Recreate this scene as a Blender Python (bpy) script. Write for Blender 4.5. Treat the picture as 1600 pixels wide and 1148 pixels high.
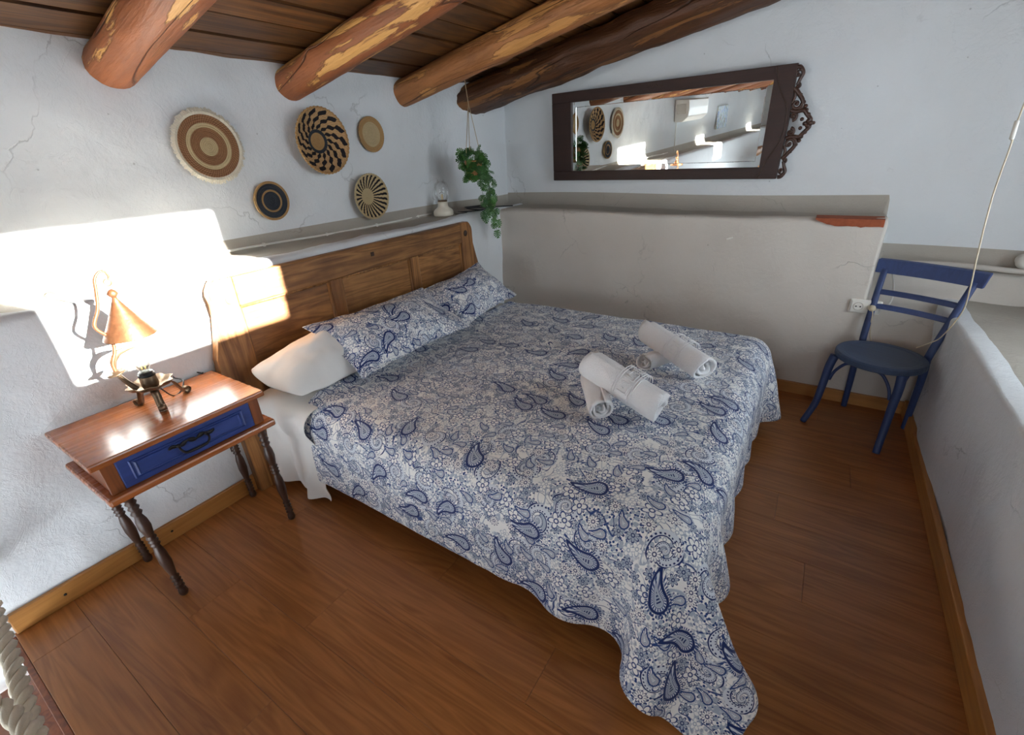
import bpy, bmesh, math, random
import numpy as np
from mathutils import Vector, Matrix, noise as mn
for o in list(bpy.data.objects): bpy.data.objects.remove(o, do_unlink=True)
scene = bpy.context.scene
C = scene.collection
random.seed(7); rng = np.random.default_rng(7)
PI = math.pi

# ------------------------------------------------------------------ camera
PITCH, YAW, ROLL, FPX = 0.44085, -0.591329, -0.050635, 715.0
CAM = np.array([2.09784, 0.0, 1.45])
_f = np.array([math.sin(YAW)*math.cos(PITCH), math.cos(YAW)*math.cos(PITCH), -math.sin(PITCH)])
_r0 = np.array([math.cos(YAW), -math.sin(YAW), 0.0]); _u0 = np.cross(_r0, _f)
_r = math.cos(ROLL)*_r0 + math.sin(ROLL)*_u0
_u = -math.sin(ROLL)*_r0 + math.cos(ROLL)*_u0
cd = bpy.data.cameras.new('camera'); cam = bpy.data.objects.new('camera', cd); C.objects.link(cam)
cd.sensor_fit = 'HORIZONTAL'; cd.sensor_width = 36.0; cd.lens = FPX/1600*36.0
cd.clip_start = 0.02; cd.clip_end = 100
cam.matrix_world = Matrix(((_r[0], _u[0], -_f[0], CAM[0]), (_r[1], _u[1], -_f[1], CAM[1]),
                           (_r[2], _u[2], -_f[2], CAM[2]), (0, 0, 0, 1)))
scene.camera = cam
def ray(px): return _f + (px[0]-800)/FPX*_r - (px[1]-574)/FPX*_u
def at_z(px, z): d = ray(px); return Vector(CAM + d*(z-CAM[2])/d[2])
def at_x(px, x): d = ray(px); return Vector(CAM + d*(x-CAM[0])/d[0])
def at_y(px, y): d = ray(px); return Vector(CAM + d*(y-CAM[1])/d[1])

# ------------------------------------------------------------------ light
w = bpy.data.worlds.new('world'); scene.world = w; w.use_nodes = True
bg = w.node_tree.nodes['Background']; bg.inputs[0].default_value = (0.84, 0.92, 1.0, 1); bg.inputs[1].default_value = 9.8
sd = bpy.data.lights.new('sun', 'SUN'); sd.energy = 62; sd.angle = math.radians(0.6); sd.color = (1.0, 0.96, 0.90)
sun = bpy.data.objects.new('sun', sd); C.objects.link(sun)
SUN = Vector((1.0, 0.11, 0.235)).normalized()
sun.rotation_euler = SUN.to_track_quat('Z', 'Y').to_euler(); sun.location = (6, 1, 3)
# window openings of the side wall (y0, y1, z0, z1) and of the wall behind the camera (x0, x1, z0, z1)
XR, YF = 3.5, -6.2
HOLES_R = [(0.74, 1.60, 1.60, 2.23), (-1.50, -1.05, 1.66, 2.15), (-4.4, -3.95, 1.66, 2.15), (1.70, 2.55, 0.68, 1.90)]
HOLES_F = [(1.3, 3.2, 0.45, 2.05)]  # unseen opening added behind the camera for more soft light
def portal(loc, direction, sx, sy):
    l = bpy.data.lights.new('window_portal', 'AREA'); l.shape = 'RECTANGLE'; l.size = sx; l.size_y = sy
    l.cycles.is_portal = True
    o = bpy.data.objects.new('window_portal', l); C.objects.link(o); o.location = loc
    o.rotation_euler = Vector(direction).to_track_quat('-Z', 'Z').to_euler()
for (a, b, c_, d_) in HOLES_R: portal((XR+0.3, (a+b)/2, (c_+d_)/2), (-1, 0, 0), b-a, d_-c_)
for (a, b, c_, d_) in HOLES_F: portal(((a+b)/2, YF-0.3, (c_+d_)/2), (0, 1, 0), b-a, d_-c_)
vs = scene.view_settings; vs.view_transform = 'Standard'; vs.look = 'None'; vs.gamma = 1; vs.use_curve_mapping = False
vs.exposure = 0.14
scene.cycles.max_bounces = 10; scene.cycles.diffuse_bounces = 6; scene.cycles.transparent_max_bounces = 16

# ------------------------------------------------------------------ node helpers
class NT:
    def __init__(s, name):
        s.m = bpy.data.materials.new(name); s.m.use_nodes = True; s.t = s.m.node_tree
        s.b = s.t.nodes['Principled BSDF']; s.out = s.t.nodes['Material Output']
    def n(s, typ, **kw):
        k = s.t.nodes.new(typ)
        for a, v in kw.items(): setattr(k, a, v)
        return k
    def put(s, sock, v):
        if isinstance(v, bpy.types.NodeSocket): s.t.links.new(v, sock)
        elif isinstance(v, (tuple, list)) and len(v) == 3 and sock.type == 'RGBA': sock.default_value = (*v, 1)
        else: sock.default_value = v
    def math(s, op, a, b=0.0, c=0.0, clamp=False):
        k = s.n('ShaderNodeMath', operation=op, use_clamp=clamp)
        for i, v in enumerate((a, b, c)): s.put(k.inputs[i], v)
        return k.outputs[0]
    def vec(s, op, a, b=(0, 0, 0), sc=1.0):
        k = s.n('ShaderNodeVectorMath', operation=op); s.put(k.inputs[0], a); s.put(k.inputs[1], b)
        if op == 'SCALE': s.put(k.inputs[3], sc)
        return k.outputs[1] if op in ('LENGTH', 'DOT_PRODUCT', 'DISTANCE') else k.outputs[0]
    def mix(s, f, a, b):
        k = s.n('ShaderNodeMix', data_type='RGBA'); s.put(k.inputs[0], f); s.put(k.inputs[6], a); s.put(k.inputs[7], b)
        return k.outputs[2]
    def ramp(s, f, stops, interp='LINEAR'):
        k = s.n('ShaderNodeValToRGB'); k.color_ramp.interpolation = interp; e = k.color_ramp.elements
        while len(e) < len(stops): e.new(0.5)
        for q, (p_, c_) in zip(e, stops): q.position = p_; q.color = (*c_, 1) if len(c_) == 3 else c_
        s.put(k.inputs[0], f); return k.outputs[0]
    def noise(s, v, scale, detail=4, rough=0.5, dist=0.0):
        k = s.n('ShaderNodeTexNoise'); s.put(k.inputs['Vector'], v); k.inputs['Scale'].default_value = scale
        k.inputs['Detail'].default_value = detail; k.inputs['Roughness'].default_value = rough; k.inputs['Distortion'].default_value = dist
        return k.outputs[0]
    def map(s, v, scale=(1, 1, 1), loc=(0, 0, 0), rot=(0, 0, 0)):
        k = s.n('ShaderNodeMapping'); s.put(k.inputs[0], v); s.put(k.inputs[1], loc); k.inputs[2].default_value = rot; s.put(k.inputs[3], scale)
        return k.outputs[0]
    def obj(s): return s.n('ShaderNodeTexCoord').outputs['Object']
    def gen(s): return s.n('ShaderNodeTexCoord').outputs['Generated']
    def uv(s): return s.n('ShaderNodeTexCoord').outputs['UV']
    def pos(s): return s.n('ShaderNodeNewGeometry').outputs['Position']
    def rand(s): return s.n('ShaderNodeObjectInfo').outputs['Random']
    def sep(s, v): k = s.n('ShaderNodeSeparateXYZ'); s.put(k.inputs[0], v); return k.outputs
    def comb(s, x, y, z=0.0):
        k = s.n('ShaderNodeCombineXYZ'); s.put(k.inputs[0], x); s.put(k.inputs[1], y); s.put(k.inputs[2], z); return k.outputs[0]
    def band(s, v, lo, hi, soft=0.01):          # 1 inside lo..hi
        a = s.n('ShaderNodeMapRange'); s.put(a.inputs[0], v); a.inputs[1].default_value = lo-soft; a.inputs[2].default_value = lo+soft
        b = s.n('ShaderNodeMapRange'); s.put(b.inputs[0], v); b.inputs[1].default_value = hi-soft; b.inputs[2].default_value = hi+soft
        b.inputs[3].default_value = 1; b.inputs[4].default_value = 0
        return s.math('MULTIPLY', a.outputs[0], b.outputs[0])
    def bump(s, h, strength=0.3, dist=0.01, prev=None):
        k = s.n('ShaderNodeBump'); k.inputs['Strength'].default_value = strength; k.inputs['Distance'].default_value = dist; s.put(k.inputs['Height'], h)
        if prev is not None: s.put(k.inputs['Normal'], prev)
        return k.outputs[0]
    def done(s, col=None, rough=0.5, metal=0.0, normal=None, spec=None, **kw):
        if col is not None: s.put(s.b.inputs['Base Color'], col)
        s.put(s.b.inputs['Roughness'], rough); s.b.inputs['Metallic'].default_value = metal
        if spec is not None: s.b.inputs['Specular IOR Level'].default_value = spec
        if normal is not None: s.put(s.b.inputs['Normal'], normal)
        for k, v in kw.items(): s.put(s.b.inputs[k], v)
        return s.m

def plain(name, col, rough=0.5, metal=0.0, nscale=40, var=0.12, bump=0.08, **kw):
    t = NT(name); f = t.noise(t.obj(), nscale, 4)
    c2 = tuple(max(0, c*(1-var)) for c in col); c1 = tuple(min(1, c*(1+var)) for c in col)
    return t.done(t.mix(f, c2, c1), rough, metal, t.bump(f, bump, 0.003), **kw)

def plaster(name, base, stain, crack=1.0, stain_amt=0.35):
    t = NT(name); v = t.pos()
    big = t.noise(v, 1.3, 5, 0.55); fine = t.noise(v, 55, 5, 0.65); med = t.noise(v, 9, 5, 0.6, 0.4)
    wv = t.vec('ADD', v, t.vec('SCALE', t.n('ShaderNodeTexNoise').outputs[1], sc=0.0))
    nd = t.n('ShaderNodeTexNoise'); t.put(nd.inputs['Vector'], v); nd.inputs['Scale'].default_value = 6; nd.inputs['Detail'].default_value = 5
    wv = t.vec('ADD', v, t.vec('SCALE', t.vec('SUBTRACT', nd.outputs[1], (0.5, 0.5, 0.5)), sc=0.28))
    vo = t.n('ShaderNodeTexVoronoi', feature='DISTANCE_TO_EDGE'); t.put(vo.inputs['Vector'], wv); vo.inputs['Scale'].default_value = 1.7
    line = t.math('SUBTRACT', 1.0, t.math('MULTIPLY', vo.outputs[0], 130.0), clamp=True)
    gate = t.ramp(t.noise(v, 2.1, 3), [(0.52, (0, 0, 0)), (0.62, (1, 1, 1))])
    line = t.math('MULTIPLY', line, gate)
    ridge = t.ramp(t.noise(v, 4.2, 6, 0.62, 1.2), [(0.485, (0, 0, 0)), (0.5, (1, 1, 1)), (0.515, (0, 0, 0))])
    col = t.mix(t.ramp(big, [(0.4, (0, 0, 0)), (0.75, (1, 1, 1))]), base, stain) if stain_amt >= 1 else \
        t.mix(t.math('MULTIPLY', t.ramp(big, [(0.4, (0, 0, 0)), (0.75, (1, 1, 1))]), stain_amt), base, stain)
    col = t.mix(t.math('MULTIPLY', line, 0.5*crack), col, tuple(c*0.35 for c in stain))
    spots = t.n('ShaderNodeTexVoronoi'); t.put(spots.inputs['Vector'], v); spots.inputs['Scale'].default_value = 7
    sp = t.math('MULTIPLY', t.math('LESS_THAN', spots.outputs[0], 0.028), 0.55*crack)
    col = t.mix(sp, col, tuple(c*0.3 for c in stain))
    h = t.math('ADD', t.math('MULTIPLY', fine, 0.35), t.math('MULTIPLY', med, 1.3))
    h = t.math('SUBTRACT', h, t.math('MULTIPLY', line, 0.6*crack))
    h = t.math('ADD', h, t.math('MULTIPLY', ridge, 0.10))
    return t.done(col, 0.92, 0, t.bump(h, 0.42, 0.012), spec=0.2)

def wood(name, dark, light, axis=0, scale=1.0, rough=0.45, knots=0.0, contrast=(0.3, 0.7), bump=0.15, world=False, coat=0.0, dk=None, tvar=0.24):
    """long grain along the given local axis"""
    t = NT(name); v = t.pos() if world else t.obj()
    r = t.rand(); v = t.vec('ADD', v, t.comb(t.math('MULTIPLY', r, 17.0), t.math('MULTIPLY', r, 29.0), t.math('MULTIPLY', r, 11.0)))
    s = [14*scale]*3; s[axis] = 1.1*scale
    lo = t.noise(t.map(v, tuple(s)), 1.0, 3, 0.5, 0.9)
    s2 = [130*scale]*3; s2[axis] = 3.5*scale
    fine = t.noise(t.map(v, tuple(s2)), 1.0, 4, 0.6)
    rings = t.math('FRACT', t.math('MULTIPLY', lo, 7.0))
    rings = t.math('ABSOLUTE', t.math('SUBTRACT', rings, 0.5))
    g = t.math('ADD', t.math('MULTIPLY', lo, 0.45), t.math('ADD', t.math('MULTIPLY', rings, 0.45), t.math('MULTIPLY', fine, 0.35)))
    col = t.ramp(g, [(contrast[0], dark), (contrast[1], light)])
    tone = t.math('MULTIPLY_ADD', r, tvar, 1.0-tvar/2)
    hsv = t.n('ShaderNodeHueSaturation'); t.put(hsv.inputs['Value'], tone); t.put(hsv.inputs['Color'], col); col = hsv.outputs[0]
    if dk:
        pt = t.ramp(t.noise(v, 5*scale, 4, 0.6), [(0.45, (0, 0, 0)), (0.7, (1, 1, 1))]); col = t.mix(t.math('MULTIPLY', pt, 0.6), col, dk)
    return t.done(col, t.math('MULTIPLY_ADD', fine, 0.2, rough-0.1), 0, t.bump(t.math('ADD', fine, t.math('MULTIPLY', rings, 0.3)), bump, 0.002), **({'Coat Weight': coat, 'Coat Roughness': 0.15} if coat else {}))

def glass(name, col=(1, 1, 1), gl=0.12):
    t = NT(name); t.t.nodes.remove(t.b)
    tr = t.n('ShaderNodeBsdfTransparent'); tr.inputs[0].default_value = (*col, 1)
    gs = t.n('ShaderNodeBsdfGlossy'); gs.inputs['Roughness'].default_value = 0.03
    fr = t.n('ShaderNodeFresnel'); fr.inputs[0].default_value = 1.45
    grime = t.noise(t.obj(), 9, 3)
    f = t.math('ADD', t.math('MULTIPLY', fr.outputs[0], 0.4), t.math('MULTIPLY', grime, gl*0.4))
    mx = t.n('ShaderNodeMixShader'); t.put(mx.inputs[0], f); t.put(mx.inputs[1], tr.outputs[0]); t.put(mx.inputs[2], gs.outputs[0])
    t.t.links.new(mx.outputs[0], t.out.inputs[0]); return t.m

def paisley():
    """navy, grey-blue and white paisley print laid out on the cloth's own metres"""
    t = NT('paisley_print'); uv = t.uv()
    warp = t.n('ShaderNodeTexNoise'); t.put(warp.inputs['Vector'], uv); warp.inputs['Scale'].default_value = 5
    uvw = t.vec('ADD', uv, t.vec('SCALE', t.vec('SUBTRACT', warp.outputs[1], (0.5, 0.5, 0.5)), sc=0.03))
    def cell(scale, off, randomness):
        k = t.n('ShaderNodeTexVoronoi', voronoi_dimensions='2D'); p_ = t.vec('SCALE', t.vec('ADD', uvw, off), sc=scale)
        t.put(k.inputs['Vector'], p_); k.inputs['Scale'].default_value = 1; k.inputs['Randomness'].default_value = randomness
        loc = t.vec('SUBTRACT', p_, k.outputs['Position']); rnd = t.sep(k.outputs['Color'])
        return loc, rnd, k.outputs['Distance']
    def turn(loc, ang):
        k = t.n('ShaderNodeVectorRotate', rotation_type='Z_AXIS'); t.put(k.inputs['Vector'], loc); t.put(k.inputs['Angle'], ang); return k.outputs[0]
    W = (0.88, 0.88, 0.86); G = (0.40, 0.46, 0.55); L = (0.66, 0.71, 0.77); N = (0.010, 0.026, 0.125); B = (0.024, 0.060, 0.20)
    col = W
    def drop(col, scale, off, rnds, r0, ln, curl, big):
        loc, rnd, dist = cell(scale, off, rnds)
        loc = turn(loc, t.math('MULTIPLY_ADD', rnd[0], 1.5, -2.2))
        x, y, _ = t.sep(loc)
        x = t.math('MULTIPLY', x, t.math('SIGN', t.math('SUBTRACT', rnd[1], 0.45)))
        tt = t.math('DIVIDE', t.math('ADD', y, 0.17), ln, clamp=True)
        t2 = t.math('POWER', tt, 2.2)
        cx = t.math('MULTIPLY', t2, curl); cy = t.math('MULTIPLY_ADD', tt, ln, -0.17)
        cy = t.math('SUBTRACT', cy, t.math('MULTIPLY', t.math('POWER', tt, 5.0), 0.10))
        d = t.vec('LENGTH', t.comb(t.math('SUBTRACT', x, cx), t.math('SUBTRACT', y, cy)))
        rad = t.math('MULTIPLY', t.math('POWER', t.math('SUBTRACT', 1.0, tt), 0.75), r0)
        d = t.math('SUBTRACT', d, rad)                           # signed distance to the drop
        a = t.math('ARCTAN2', t.math('ADD', y, 0.10), x)
        tick = t.math('SINE', t.math('MULTIPLY', a, 34.0))
        tick2 = t.math('SINE', t.math('MULTIPLY', a, 26.0))
        d = t.math('ADD', d, t.math('MULTIPLY', t.math('LESS_THAN', rnd[2], 0.38), 9.0))
        fr = t.math('MULTIPLY', t.band(d, 0.02, 0.07, 0.008), t.math('GREATER_THAN', tick, 0.1))
        fill = t.math('LESS_THAN', d, 0.0)
        col = t.mix(fr, col, B if big else G)
        col = t.mix(fill, col, L if big else W)
        ring = t.band(d, -0.040, 0.010, 0.006); col = t.mix(ring, col, N if big else B)
        dots = t.math('MULTIPLY', t.band(d, -0.082, -0.04, 0.006), t.math('GREATER_THAN', tick2, 0.0)); col = t.mix(dots, col, B)
        r2 = t.band(d, -0.098, -0.086, 0.004); col = t.mix(r2, col, B)
        inner = t.math('LESS_THAN', d, -0.105); dd = t.math('SINE', t.math('MULTIPLY', tt, 75.0))
        col = t.mix(inner, col, G)
        core = t.math('MULTIPLY', t.math('LESS_THAN', d, -0.128), t.math('GREATER_THAN', dd, 0.1)); col = t.mix(core, col, N if big else W)
        return col
    def flower(col, scale, off, rnds, petals, R, c_out, c_in):
        loc, rnd, dist = cell(scale, off, rnds)
        x, y, _ = t.sep(loc); a = t.math('ADD', t.math('ARCTAN2', y, x), t.math('MULTIPLY', rnd[0], 6.0))
        pet = t.math('ABSOLUTE', t.math('COSINE', t.math('MULTIPLY', a, petals/2)))
        edge = t.math('MULTIPLY', t.math('MULTIPLY_ADD', pet, 0.55, 0.45), R)
        q = t.math('SUBTRACT', dist, edge)
        on = t.math('GREATER_THAN', rnd[2], 0.35)
        col = t.mix(t.math('MULTIPLY', on, t.math('LESS_THAN', q, 0.0)), col, c_in)
        col = t.mix(t.math('MULTIPLY', on, t.band(q, -0.028*R*6, 0.0, 0.008)), col, c_out)
        col = t.mix(t.math('MULTIPLY', on, t.band(dist, R*0.16, R*0.3, 0.01)), col, c_out)
        return col
    def swirl_(col, scale, off, rnds, R):
        """curled commas: a spiral line inside a soft disc, beaded along the rim"""
        loc, rnd, dist = cell(scale, off, rnds); x, y, _ = t.sep(loc)
        a = t.math('ARCTAN2', y, t.math('MULTIPLY', x, t.math('SIGN', t.math('SUBTRACT', rnd[1], 0.5))))
        on = t.math('GREATER_THAN', rnd[2], 0.30)
        ph = t.math('ADD', t.math('MULTIPLY', t.math('LOGARITHM', t.math('ADD', dist, 0.01), 2.718), 5.0), t.math('ADD', a, t.math('MULTIPLY', rnd[0], 6.28)))
        sp = t.math('SINE', ph); inside = t.math('MULTIPLY', on, t.math('LESS_THAN', dist, R))
        part = t.math('MULTIPLY', inside, t.math('GREATER_THAN', sp, -0.35))
        col = t.mix(part, col, L)
        col = t.mix(t.math('MULTIPLY', inside, t.band(sp, -0.50, -0.05, 0.05)), col, N)
        bead = t.math('MULTIPLY', t.math('GREATER_THAN', t.math('SINE', t.math('MULTIPLY', a, 22.0)), 0.1), t.band(sp, 0.25, 0.75, 0.05))
        col = t.mix(t.math('MULTIPLY', inside, bead), col, N)
        return col
    # fine sprinkled dots, curling stems, leaves, then blossoms and the paisley drops on top
    gate = t.ramp(t.noise(uv, 11, 2), [(0.40, (0, 0, 0)), (0.52, (1, 1, 1))])
    for sc, off, c_, q in ((95, (0.13, 0.4, 0), B, 0.32), (60, (0.5, 0.9, 0), G, 0.36)):
        loc, rnd, dist = cell(sc, off, 1.0)
        col = t.mix(t.math('MULTIPLY', t.math('LESS_THAN', dist, q), gate), col, c_)
    for sc, wd, c_, off in ((7.0, 0.012, B, 0), (9.5, 0.016, G, 3.3)):
        nn = t.noise(t.vec('ADD', uvw, (off, off*1.7, 0)), sc, 1.0, 0.4, 0.8)
        for lv in (0.44, 0.56):
            col = t.mix(t.band(nn, lv-wd/2, lv+wd/2, 0.003), col, c_)
    col = flower(col, 22, (0.31, 0.07, 0), 0.8, 5, 0.40, G, W)
    col = flower(col, 19, (0.77, 0.53, 0), 0.9, 7, 0.34, N, G)
    col = swirl_(col, 7.6, (0.41, 0.27, 0), 0.8, 0.36)
    col = flower(col, 15, (0.17, 0.93, 0), 0.9, 11, 0.30, N, W)
    col = flower(col, 11, (0.57, 0.33, 0), 0.9, 5, 0.30, B, W)
    col = drop(col, 12, (0.9, 0.21, 0), 0.7, 0.17, 0.55, 0.26, False)
    col = drop(col, 6.0, (0.05, 0.63, 0), 0.6, 0.170, 0.56, 0.32, True)
    we = t.noise(t.map(uv, (900, 900, 1)), 1.0, 2)
    wr = t.noise(uv, 14, 4, 0.55)
    nrm = t.bump(wr, 0.18, 0.012); nrm = t.bump(we, 0.12, 0.001, nrm)
    return t.done(col, 0.85, 0, nrm, spec=0.15, **{'Sheen Weight': 0.15})

def log_mat(name, bark, bare, amt=0.5, axis=0):
    t = NT(name); v = t.obj(); r = t.rand()
    v = t.vec('ADD', v, t.comb(t.math('MULTIPLY', r, 9.0), t.math('MULTIPLY', r, 5.0), t.math('MULTIPLY', r, 13.0)))
    s = [11, 11, 11]; s[axis] = 1.6
    a = t.noise(t.map(v, tuple(s)), 1.0, 6, 0.62, 0.5)
    s = [60]*3; s[axis] = 3
    g = t.noise(t.map(v, tuple(s)), 1.0, 4, 0.6)
    s = [16]*3; s[axis] = 4
    m = t.noise(t.map(v, tuple(s)), 1.0, 4, 0.6, 0.4)
    bark_c = t.mix(m, tuple(c*0.30 for c in bark), tuple(min(1, c*1.45) for c in bark))
    bare_c = t.mix(g, tuple(c*0.75 for c in bare), bare)
    mask = t.ramp(a, [(amt-0.015, (0, 0, 0)), (amt+0.02, (1, 1, 1))])
    col = t.mix(mask, bark_c, bare_c)
    edge = t.ramp(a, [(amt-0.03, (0, 0, 0)), (amt-0.01, (1, 1, 1)), (amt+0.01, (0, 0, 0))])
    col = t.mix(t.math('MULTIPLY', edge, 0.5), col, tuple(c*0.3 for c in bark))
    h = t.math('ADD', t.math('MULTIPLY', g, 0.5), t.math('SUBTRACT', m, t.math('MULTIPLY', mask, 0.35)))
    cr = t.ramp(t.noise(t.map(v, tuple(0.5 if q == axis else 5.0 for q in range(3))), 1.0, 2, 0.5), [(0.492, (0, 0, 0)), (0.5, (1, 1, 1)), (0.508, (0, 0, 0))])
    col = t.mix(t.math('MULTIPLY', cr, 0.8), col, tuple(c*0.12 for c in bark)); h = t.math('SUBTRACT', h, cr)
    return t.done(col, 0.55, 0, t.bump(h, 0.7, 0.012))

M = {}
M['plaster'] = plaster('white_plaster', (0.77, 0.80, 0.82), (0.64, 0.65, 0.64), 0.7, 0.30)
M['plaster_warm'] = plaster('cream_plaster', (0.64, 0.595, 0.54), (0.54, 0.49, 0.43), 0.8, 0.6)
M['plaster_sill'] = plaster('bare_ledge_plaster', (0.46, 0.43, 0.38), (0.36, 0.33, 0.27), 0.6, 0.7)
M['floor'] = wood('floor_laminate', (0.21, 0.070, 0.018), (0.58, 0.24, 0.068), 0, 0.9, 0.36, contrast=(0.22, 0.98), bump=0.05, tvar=0.10)
M['gap'] = plain('dark_gap', (0.03, 0.015, 0.008), 0.9)
M['board'] = wood('stained_roof_board', (0.055, 0.019, 0.005), (0.34, 0.14, 0.034), 1, 0.7, 0.5, contrast=(0.32, 1.05), bump=0.3, dk=(0.035, 0.012, 0.004), tvar=0.7)
M['base_y'] = wood('baseboard_wood_long', (0.36, 0.15, 0.035), (0.50, 0.23, 0.06), 1, 0.7, 0.4, bump=0.04)
M['base'] = wood('baseboard_wood', (0.36, 0.15, 0.035), (0.50, 0.23, 0.06), 0, 0.7, 0.4, bump=0.04)
M['log1'] = log_mat('peeled_log', (0.33, 0.105, 0.032), (0.76, 0.40, 0.12), 0.555)
M['log2'] = log_mat('peeled_log_pale', (0.40, 0.155, 0.046), (0.66, 0.31, 0.09), 0.56)
M['log3'] = log_mat('charred_log', (0.10, 0.034, 0.010), (0.26, 0.105, 0.026), 0.54)
M['head'] = wood('headboard_wood', (0.10, 0.034, 0.009), (0.58, 0.28, 0.090), 1, 0.8, 0.5, contrast=(0.28, 0.85), bump=0.3, dk=(0.11, 0.042, 0.014))
M['head_v'] = wood('headboard_stile_wood', (0.10, 0.034, 0.009), (0.55, 0.26, 0.082), 2, 0.8, 0.5, contrast=(0.28, 0.85), bump=0.3, dk=(0.11, 0.042, 0.014))
M['peg'] = plain('dark_peg', (0.05, 0.022, 0.012), 0.5)
M['knob'] = plain('pale_knob', (0.42, 0.22, 0.12), 0.35)
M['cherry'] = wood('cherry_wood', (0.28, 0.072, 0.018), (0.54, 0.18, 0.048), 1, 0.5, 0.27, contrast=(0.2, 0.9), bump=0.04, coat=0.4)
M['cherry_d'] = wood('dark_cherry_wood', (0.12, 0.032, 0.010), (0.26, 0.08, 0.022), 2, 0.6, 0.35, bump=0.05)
M['leg'] = plain('turned_dark_wood', (0.050, 0.022, 0.013), 0.38, var=0.3)
M['blue'] = wood('blue_paint', (0.012, 0.028, 0.13), (0.028, 0.058, 0.24), 1, 0.8, 0.45, contrast=(0.0, 0.6), bump=0.06)
M['chair'] = wood('chair_blue_paint', (0.018, 0.032, 0.10), (0.034, 0.060, 0.17), 2, 0.8, 0.5, contrast=(0.0, 0.6), bump=0.08)
M['seat'] = wood('seat_blue_paint', (0.024, 0.042, 0.085), (0.045, 0.072, 0.14), 0, 0.8, 0.5, contrast=(0.0, 0.6), bump=0.08)
M['iron'] = plain('black_iron', (0.025, 0.022, 0.02), 0.4, 0.7)
M['copper'] = plain('aged_copper', (0.20, 0.085, 0.038), 0.45, 0.7, 60, 0.45, 0.25)
M['bronze'] = plain('dull_bronze', (0.19, 0.125, 0.075), 0.42, 0.75, 50, 0.4, 0.2)
M['black'] = plain('black_plastic', (0.012, 0.012, 0.014), 0.4)
M['white'] = plain('white_plastic', (0.78, 0.76, 0.70), 0.35, var=0.03, bump=0.02)
M['cream'] = plain('cream_ceramic', (0.72, 0.67, 0.56), 0.4, var=0.04)
M['cable'] = plain('cream_cable', (0.62, 0.53, 0.38), 0.5)
M['paisley'] = paisley()
def cloth_mat(name, col, sc=400, terry=0.25, dist=0.002):
    t = NT(name); f = t.noise(t.obj(), sc, 3); g = t.noise(t.obj(), 9, 4)
    n1 = t.bump(g, 0.2, 0.01); return t.done(t.mix(f, tuple(c*0.94 for c in col), col), 0.9, 0, t.bump(f, terry, dist, n1), spec=0.1, **{'Sheen Weight': 0.2})
M['linen'] = cloth_mat('white_linen', (0.84, 0.83, 0.80), 500, 0.1)
M['terry'] = cloth_mat('white_terry', (0.90, 0.90, 0.91), 260, 0.9, 0.004)
M['rope'] = cloth_mat('grey_rope', (0.62, 0.56, 0.44), 300, 0.5)
M['jute'] = cloth_mat('jute_cord', (0.45, 0.33, 0.19), 400, 0.5)
M['glass'] = glass('clear_glass'); M['bulb_glass'] = glass('bulb_glass', (0.80, 0.80, 0.76), 0.9); M['pane'] = glass('window_glass', (0.97, 0.98, 0.98), 0.05)
t = NT('mirror_silver'); M['mirror'] = t.done(t.mix(t.noise(t.obj(), 3, 3), (0.90, 0.93, 0.91), (0.93, 0.95, 0.93)), 0.004, 1.0)
M['frame'] = wood('mirror_frame_wood', (0.016, 0.005, 0.0035), (0.045, 0.015, 0.009), 0, 0.9, 0.55, contrast=(0.1, 0.9), bump=0.15)
M['carve'] = plain('carved_dark_wood', (0.058, 0.024, 0.015), 0.35, 0, 60, 0.5, 0.3)
M['brick'] = plain('red_brick', (0.30, 0.075, 0.030), 0.9, 0, 60, 0.35, 0.6)
t = NT('filament'); M['filament'] = t.done((0.95, 0.72, 0.30), 0.4, 0.0, t.bump(t.noise(t.obj(), 50), 0.05))

# ------------------------------------------------------------------ mesh helpers
def link(name, me, mat, parent=None, loc=None, rot=None):
    o = bpy.data.objects.new(name, me); C.objects.link(o)
    if mat is not None and not me.materials: me.materials.append(M[mat] if isinstance(mat, str) else mat)
    if parent is not None: o.parent = parent
    if loc is not None: o.location = loc
    if rot is not None: o.rotation_euler = rot
    return o
def mk(name, v, f, mat, parent=None, smooth=True, loc=None, rot=None):
    me = bpy.data.meshes.new(name); me.from_pydata([tuple(map(float, q)) for q in v], [], f); me.update()
    if smooth: me.polygons.foreach_set('use_smooth', [True]*len(me.polygons))
    return link(name, me, mat, parent, loc, rot)
def bmk(name, bm, mat, parent=None, smooth=False, loc=None, rot=None):
    bmesh.ops.recalc_face_normals(bm, faces=bm.faces[:])
    me = bpy.data.meshes.new(name); bm.to_mesh(me); bm.free()
    if smooth: me.polygons.foreach_set('use_smooth', [True]*len(me.polygons))
    return link(name, me, mat, parent, loc, rot)
def tag(o, label=None, cat=None, group=None, kind=None):
    if label: o['label'] = label
    if cat: o['category'] = cat
    if group: o['group'] = group
    if kind: o['kind'] = kind
    return o
def thing(name, label, cat, loc=(0, 0, 0), rz=0.0, group=None):
    o = bpy.data.objects.new(name, None); o.empty_display_size = 0.05; C.objects.link(o); o.location = loc; o.rotation_euler = (0, 0, rz)
    return tag(o, label, cat, group)
def struct(o, label=None, cat=None): return tag(o, label, cat, None, 'structure')
def add_box(bm, lo, hi, bev=0.0, seg=2, mtx=None):
    c = [(a+b)/2 for a, b in zip(lo, hi)]; s = [abs(b-a) for a, b in zip(lo, hi)]
    m = Matrix.Translation(c) @ Matrix.Diagonal((*s, 1))
    if mtx is not None: m = mtx @ m
    g = bmesh.ops.create_cube(bm, size=1.0, matrix=m)
    if bev > 0:
        ed = list({e for q in g['verts'] for e in q.link_edges})
        bmesh.ops.bevel(bm, geom=ed, offset=bev, segments=seg, profile=0.5, affect='EDGES')
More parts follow.
